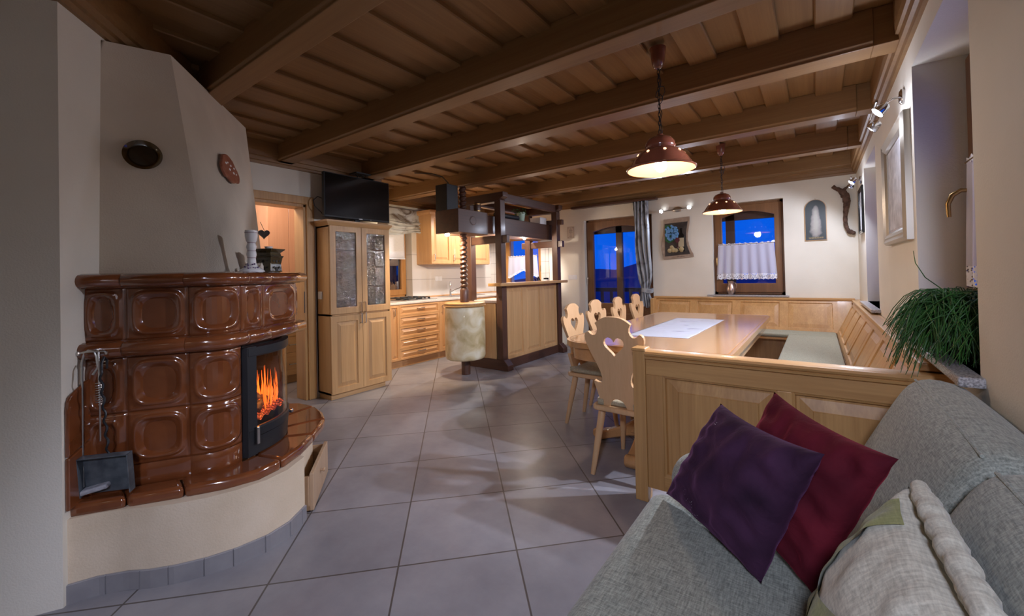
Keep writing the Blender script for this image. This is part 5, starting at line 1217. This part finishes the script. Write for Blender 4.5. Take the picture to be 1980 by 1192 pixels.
head(None, (-1.88, YF - .11, 2.135), (-2.3, 3.6, .8), e, 20, 160); head(None, (-1.48, YF - .11, 2.155), (-1.2, 3.6, .8), e, 22, 160)

# ================================================================ wall decoration
def picture(name, label, M_, x0, z0, x1, z1, fw, mats, depth=.035, mount=0):
    e = thing(name, label, 'picture', tuple((M_ @ Vector(((x0 + x1) / 2, z0, 0)))[:3])); w_, h_ = x1 - x0, z1 - z0
    mb = MB(); bm = mb
    pr = [(0, 0), (0, depth * .7), (fw * .2, depth), (fw * .45, depth * .8), (fw * .55, depth * .95), (fw * .8, depth * .75), (fw, depth * .45), (fw, 0)]
    rings = []
    for d, z in pr: rings.append([mb.bm.verts.new(M_ @ Vector(p)) for p in ((x0 + d, z0 + d, z), (x1 - d, z0 + d, z), (x1 - d, z1 - d, z), (x0 + d, z1 - d, z))])
    for a, b in zip(rings, rings[1:] + rings[:1]):
        for k in range(4): mb.bm.faces.new([a[k], a[(k + 1) % 4], b[(k + 1) % 4], b[k]])
    mb.obj('picture_frame', mats[0], e)
    if mount: MB().box((x0 + fw * .8, z0 + fw * .8, .004), (x1 - fw * .8, z1 - fw * .8, depth * .3), M_).obj('mount', mats[2], e)
    f2 = fw * .8 + mount; MB().box((x0 + f2, z0 + f2, .004), (x1 - f2, z1 - f2, depth * .34), M_).obj('canvas', mats[1], e); return e
picture('framed_picture', 'large pale picture in a silver frame on the right wall under the spotlight', FXN(XR, 0, 0), -3.66, 1.385, -2.86, 2.055, .075, ('frame', 'canvas', 'linen'), .04, .03)
picture('framed_picture', 'small picture in a black and silver frame in the far right corner', FXN(XR, 0, 0), -5.86, 1.60, -5.44, 2.09, .045, ('black', 'canvas', 'linen'), .022)
# arched devotional picture (plain pale figure-like form on dark ground)
def icon_mat():
    m, nt, b = newmat('faded_print'); v = coords(nt)
    sx = N(nt, 'ShaderNodeSeparateXYZ'); nt.links.new(v, sx.inputs[0])
    def mth(op, a, b_=None):
        n = N(nt, 'ShaderNodeMath', operation=op)
        for k, q in enumerate((a, b_)):
            if q is None: continue
            if isinstance(q, (int, float)): n.inputs[k].default_value = q
            else: nt.links.new(q, n.inputs[k])
        return n.outputs[0]
    wdt = mth('MULTIPLY_ADD', sx.outputs[2], -.11); nt.nodes[-1].inputs[2].default_value = .082
    rr = mth('DIVIDE', mth('ABSOLUTE', sx.outputs[0]), wdt)
    zz = mth('ABSOLUTE', mth('DIVIDE', mth('SUBTRACT', sx.outputs[2], .24), .21))
    d = mth('POWER', mth('ADD', mth('POWER', rr, 2.0), mth('POWER', zz, 4.0)), .5)
    n2 = N(nt, 'ShaderNodeTexNoise', Scale=18, Detail=4); nt.links.new(v, n2.inputs['Vector'])
    d2 = mth('MULTIPLY_ADD', n2.outputs[0], .7); nt.nodes[-1].inputs[2].default_value = -.35
    r = ramp(nt, mth('ADD', d, d2), [(.25, (.42, .40, .36)), (.75, (.26, .24, .23)), (1.0, (.045, .055, .06))])
    nt.links.new(r.outputs[0], b.inputs['Base Color']); b.inputs['Roughness'].default_value = .5; return m
e = thing('arched_picture', 'arched dark print with a pale central shape on the far wall', 'picture', (0.0, YF - .002, 1.585))
am = FY(0, YF - .002, 1.585); ap = [(-.113, 0), (.113, 0), (.113, .40)] + arc((0, .40), .113, 0, 180, 16)[1:-1] + [(-.113, .40)]
MB().plate(ap, [], .012, am).obj('board', 'oakZ', e, bevel=.003)
MB().plate([(x * .93, .008 + z * .975) for x, z in ap], [], .0015, am @ T((0, 0, .012))).obj('print', icon_mat(), e)
MB().box((-.075, .025, .0136), (.075, .045, .0150), am).obj('caption_strip', mottled('caption_lettering', (.30, .24, .13), (.10, .08, .05), 90, .6, 0), e)
MB().tube([(-.008, .512, .004), (0, .53, .006), (.008, .512, .004)], .0014, 5, am).obj('hanging_loop', 'brass', e)
# vine branch
mb = MB(); vp = [(.180, 2.225), (.205, 2.205), (.24, 2.185), (.275, 2.15), (.305, 2.09), (.312, 2.02), (.300, 1.93), (.292, 1.84), (.294, 1.77), (.305, 1.715), (.325, 1.675), (.355, 1.655), (.385, 1.65)]
pts = []; rr_ = []
random.seed(11)
for i in range(len(vp) - 1):
    for q in range(5):
        t = q / 5; x = vp[i][0] * (1 - t) + vp[i + 1][0] * t; z = vp[i][1] * (1 - t) + vp[i + 1][1] * t; pts.append(Vector((x, YF - .045 + random.uniform(-.004, .004), z))); fr = (i + t) / len(vp); rr_.append((.017 + .022 * math.exp(-((fr - .30) / .16) ** 2) + .004 * fr) * random.uniform(.88, 1.14) + (.008 if i == len(vp) - 3 else 0))
mb.tube(pts, rr_, 12)
br = tag(mb.obj('vine_branch', 'bark', smooth=True, angle=70), 'gnarled brown vine branch hanging on the far wall near the corner', 'branch')
mb = MB(); mb.tube([(.27, YF - .045, 2.15), (.30, YF - .05, 2.19), (.325, YF - .05, 2.21)], [.022, .016, .008], 8); mb.tube([(.22, YF - .05, 2.19), (.19, YF - .065, 2.24)], [.018, .009], 8); mb.tube([(.30, YF - .05, 1.93), (.325, YF - .07, 1.955)], [.014, .007], 7); mb.tube([(.30, YF - .05, 1.75), (.28, YF - .07, 1.77)], [.013, .006], 7); mb.obj('side_shoot', 'bark', br, smooth=True)
# wavy wooden clock with still life
cm = FY(0, YF - .003, 0)
CK = thing('wall_clock', 'wavy edged wooden clock with blue grapes, bottle and glass on the far wall', 'clock', (-1.68, YF, 1.43))
ol = [(-1.872, 2.02), (-1.875, 1.93), (-1.88, 1.85), (-1.888, 1.78), (-1.905, 1.70), (-1.915, 1.64), (-1.912, 1.57), (-1.90, 1.50), (-1.885, 1.42), (-1.455, 1.445), (-1.46, 1.49), (-1.485, 1.54), (-1.515, 1.62), (-1.53, 1.70), (-1.528, 1.78), (-1.515, 1.87), (-1.50, 1.95), (-1.495, 2.035)]
MB().plate(ol, [], .022, cm).obj('board', M.setdefault('oldpaint', mottled('weathered_board', (.30, .22, .16), (.40, .31, .24), 20, .8, .3)), CK, bevel=.004)
il = [(-1.855, 1.955), (-1.86, 1.5), (-1.865, 1.465), (-1.50, 1.49), (-1.545, 1.62), (-1.555, 1.72), (-1.55, 1.82), (-1.525, 1.965)]
MB().plate(il, [], .004, cm @ T((0, 0, .022))).obj('dark_panel', M.setdefault('panelpaint', mottled('dark_still_life_ground', (.025, .02, .02), (.06, .05, .045), 15, .5, .1)), CK)
mb = MB(); mb.plate([(-1.852, 1.93), (-1.85, 1.70), (-1.80, 1.66), (-1.72, 1.70), (-1.66, 1.74), (-1.66, 1.86), (-1.72, 1.90), (-1.78, 1.93)], [], .004, cm @ T((0, 0, .026))); mb.obj('vine_leaf', plain('painted_leaf', (.02, .13, .05), .5), CK)
mb = MB(); random.seed(21)
for k in range(70):
    a = random.uniform(0, 6.28); r = math.sqrt(random.random()) * .098; x, z = -1.755 + r * math.cos(a), 1.79 + r * math.sin(a) * 1.1 + .02; mb.sphere((x, z, .036), (.017, .017, .012), cm, 8)
mb.obj('grape_dial', plain('painted_grapes', (.13, .32, .62), .45), CK, smooth=True)
mb = MB(); mb.box((-1.755, 1.806, .052), (-1.68, 1.812, .054), cm); mb.box((-1.81, 1.805, .052), (-1.755, 1.811, .054), cm); mb.box((-1.758, 1.73, .052), (-1.752, 1.81, .054), cm); mb.obj('clock_hands', 'black', CK)
mb = MB(); mb.plate([(-1.665, 1.53), (-1.575, 1.53), (-1.575, 1.76), (-1.60, 1.80), (-1.60, 1.87), (-1.635, 1.87), (-1.635, 1.80), (-1.665, 1.76)], [], .010, cm @ T((0, 0, .026))); mb.obj('bottle', M['black'], CK, bevel=.003)
MB().box((-1.66, 1.60, .036), (-1.58, 1.73, .0375), cm).obj('bottle_label', plain('aged_label', (.42, .36, .24), .7), CK)
mb = MB(); mb.plate([(-1.705, 1.735), (-1.645, 1.735), (-1.64, 1.69), (-1.66, 1.665), (-1.672, 1.66), (-1.672, 1.60), (-1.65, 1.59), (-1.70, 1.59), (-1.678, 1.60), (-1.678, 1.66), (-1.69, 1.665), (-1.71, 1.69)], [], .006, cm @ T((0, 0, .037))); mb.obj('wine_glass_relief', plain('painted_glass', (.10, .03, .04), .2), CK)
mb = MB()
for x, z, r in ((-1.79, 1.55, .035), (-1.74, 1.56, .04), (-1.70, 1.55, .032), (-1.76, 1.60, .03)): mb.sphere((x, z, .026), (r, r, .014), cm, 10)
mb.sphere((-1.62, 1.565, .026), (.045, .045, .018), cm, 12); mb.obj('fruit_relief', plain('painted_fruit', (.42, .33, .17), .55), CK, smooth=True)
mb = MB()
for k in range(9): mb.box((-1.69 + k * .012, 1.447 + (k % 2) * .004, .022), (-1.683 + k * .012, 1.458 + (k % 3) * .002, .0228), cm)
mb.obj('lettering', plain('dark_lettering', (.06, .035, .02), .7), CK)
# small framed verse
e = thing('verse_plaque', 'small pale plaque with grey decorative border and verse left of the balcony door', 'plaque', (-3.475, YF, 1.84)); vm = FY(0, YF - .001, 0)
MB().box((-3.545, 1.845, 0), (-3.405, 2.055, .006), vm).obj('board', plain('plaque_paint', (.66, .57, .46), .7), e, bevel=.001)
mb = MB(); a = (-3.535, 1.855, -3.415, 2.045)
for x0, z0, x1, z1 in ((a[0], a[1], a[2], a[1] + .003), (a[0], a[3] - .003, a[2], a[3]), (a[0], a[1], a[0] + .003, a[3]), (a[2] - .003, a[1], a[2], a[3])): mb.box((x0, z0, .006), (x1, z1, .0068), vm)
for cx_ in (a[0] + .014, a[2] - .014):
    for cz_ in (a[1] + .014, a[3] - .014): mb.box((cx_ - .007, cz_ - .002, .006), (cx_ + .007, cz_ + .002, .0068), vm); mb.box((cx_ - .002, cz_ - .007, .006), (cx_ + .002, cz_ + .007, .0068), vm)
mb.obj('border', plain('grey_ink', (.20, .15, .14), .8), e)
mb = MB(); random.seed(2)
for z, w_ in ((2.012, .02), (1.995, .055), (1.978, .07), (1.963, .06), (1.948, .066), (1.930, .03), (1.905, .035), (1.885, .05), (1.87, .055)):
    x = -3.475 - w_ / 2
    while x < -3.475 + w_ / 2: l = random.uniform(.004, .012); mb.box((x, z, .006), (min(x + l, -3.475 + w_ / 2), z + .006, .0067), vm); x += l + .003
mb.obj('lettering', plain('grey_ink_text', (.22, .17, .16), .8), e)
# balcony curtain on its rail
CU = thing('balcony_curtain', 'grey floral curtain tied back at the right side of the balcony door', 'curtain', (-2.18, 6.2, .69))
def cur(u, v):
    z = 2.325 - v * 1.62
    t = v; wt_ = .25 - .02 * t; cxx = -2.20 + .02 * t
    tie = math.exp(-((z - .955) / .13) ** 2); wt_ = (.245 - .03 * sm(2.2, 1.2, z)) * (1 - tie) + .12 * tie + .02 * sm(.9, .72, z); cxx = -2.195 + .045 * sm(1.7, 1.0, z) + .02 * sm(.9, .7, z)
    f = (.030 - .014 * tie) * math.sin(2 * PI * 4.3 * u + 1.5 * math.sin(3 * v + 4 * u)) + .008 * math.sin(2 * PI * 11 * u + v * 4)
    return Vector((cxx + (u - .5) * wt_ + .01 * math.sin(v * 6 + u * 5), YF - .10 + f + .02 * tie * math.cos(2 * PI * u), z + .012 * math.sin(u * 9) * sm(.9, .7, z)))
o = MB().grid(cur, 110, 60).obj('cloth', 'drape', CU, smooth=True, angle=180); so = o.modifiers.new('thick', 'SOLIDIFY'); so.thickness = .003
MB().grid(lambda u, v: Vector((-2.12 + (.085 + .012 * math.sin(v * PI)) * math.cos(2 * PI * u), YF - .10 + .055 * math.sin(2 * PI * u), .925 + .065 * v + .008 * math.sin(4 * PI * u))), 36, 6, True).obj('tie_back', 'drape', CU, smooth=True)
e = thing('curtain_rail', 'brown wooden curtain rail under the ceiling above the balcony door', 'curtain rail', (-2.66, 6.2, 2.32)); MB().box((-3.38, YF - .16, 2.325), (-1.94, YF - .055, 2.36)).obj('rail', 'darkX', e, bevel=.004)
# jug on the sill
e = thing('pewter_jug', 'small pinkish pewter jug standing on the far window sill', 'jug', (-.98, YF + .0, .90))
MB().lathe([(.040, 0), (.046, .006), (.058, .05), (.056, .09), (.038, .13), (.033, .155), (.040, .185), (.037, .185), (.030, .155), (0, .15)], 26, T((-.985, YF + .035, .9005))).obj('body', 'pewter', e, smooth=True, angle=60)
MB().tube([(-.95, YF + .035, 1.065), (-.925, YF + .03, 1.06), (-.912, YF + .03, 1.02), (-.925, YF + .03, .985)], .005, 8).obj('handle', 'pewter', e, smooth=True)
# trailing plant on the near right sill
PLN = thing('trailing_plant', 'bushy trailing green plant on the granite sill of the near right window', 'plant', (.49, 2.22, .90))
MB().lathe([(.07, 0), (.075, .004), (.098, .09), (.105, .12), (.098, .12), (.09, .10), (0, .10)], 28, T((.49, 2.20, .9005))).obj('pot', 'pot', PLN, smooth=True, angle=50)
mb = MB(); random.seed(8)
for k in range(1300):
    a = random.uniform(0, 2 * PI); r0 = .06 * math.sqrt(random.random()); b0 = Vector((.49 + r0 * math.cos(a), 2.20 + r0 * math.sin(a), 1.0)); a2_ = a + random.uniform(-.8, .8)
    out = random.uniform(.06, .24); up_ = random.uniform(.04, .15); drop = random.uniform(.02, .26) * (1.0 if random.random() < .8 else .3)
    dx, dy = math.cos(a2_), math.sin(a2_)
    if dx > .2: out *= .35
    if abs(dy) > .7: out *= 1.15
    pts = []; wv = random.uniform(-.07, .07)
    for q in range(8):
        t = q / 7; x = b0.x + dx * out * t + wv * math.sin(t * 4) * dy; y = b0.y + dy * out * t - wv * math.sin(t * 4) * dx; z = b0.z + up_ * 4 * t * (1 - t) * .9 + .04 * math.sin(t * 2.5) - drop * t * t * .75
        x = min(x, .575)
        if x > .30: z = max(z, .904 + .003 * (k % 5))
        pts.append((x, y, z))
    mb.tube(pts, [.0021, .002, .002, .0019, .0018, .0017, .0015, .001], 4)
for pts in ([(.45, 2.2, 1.05), (.40, 2.24, 1.15), (.355, 2.28, 1.20), (.33, 2.30, 1.26), (.325, 2.30, 1.31)],): mb.tube(pts, [.0022, .002, .0018, .0015, .0009], 5)
mb.obj('stems', 'grass', PLN, smooth=True)
# ceiling labels: two small metal plates screwed to the boards near the press
S = thing('ceiling_fitting', 'pair of small shiny metal clips on the ceiling boards above the press', 'fitting', (-3.1, 3.2, 2.57))
mb = MB(); mb.box((-3.30, 3.30, 2.566), (-3.16, 3.34, 2.572)); mb.box((-3.22, 3.42, 2.566), (-3.10, 3.45, 2.572)); mb.obj('clip', 'chrome', S)
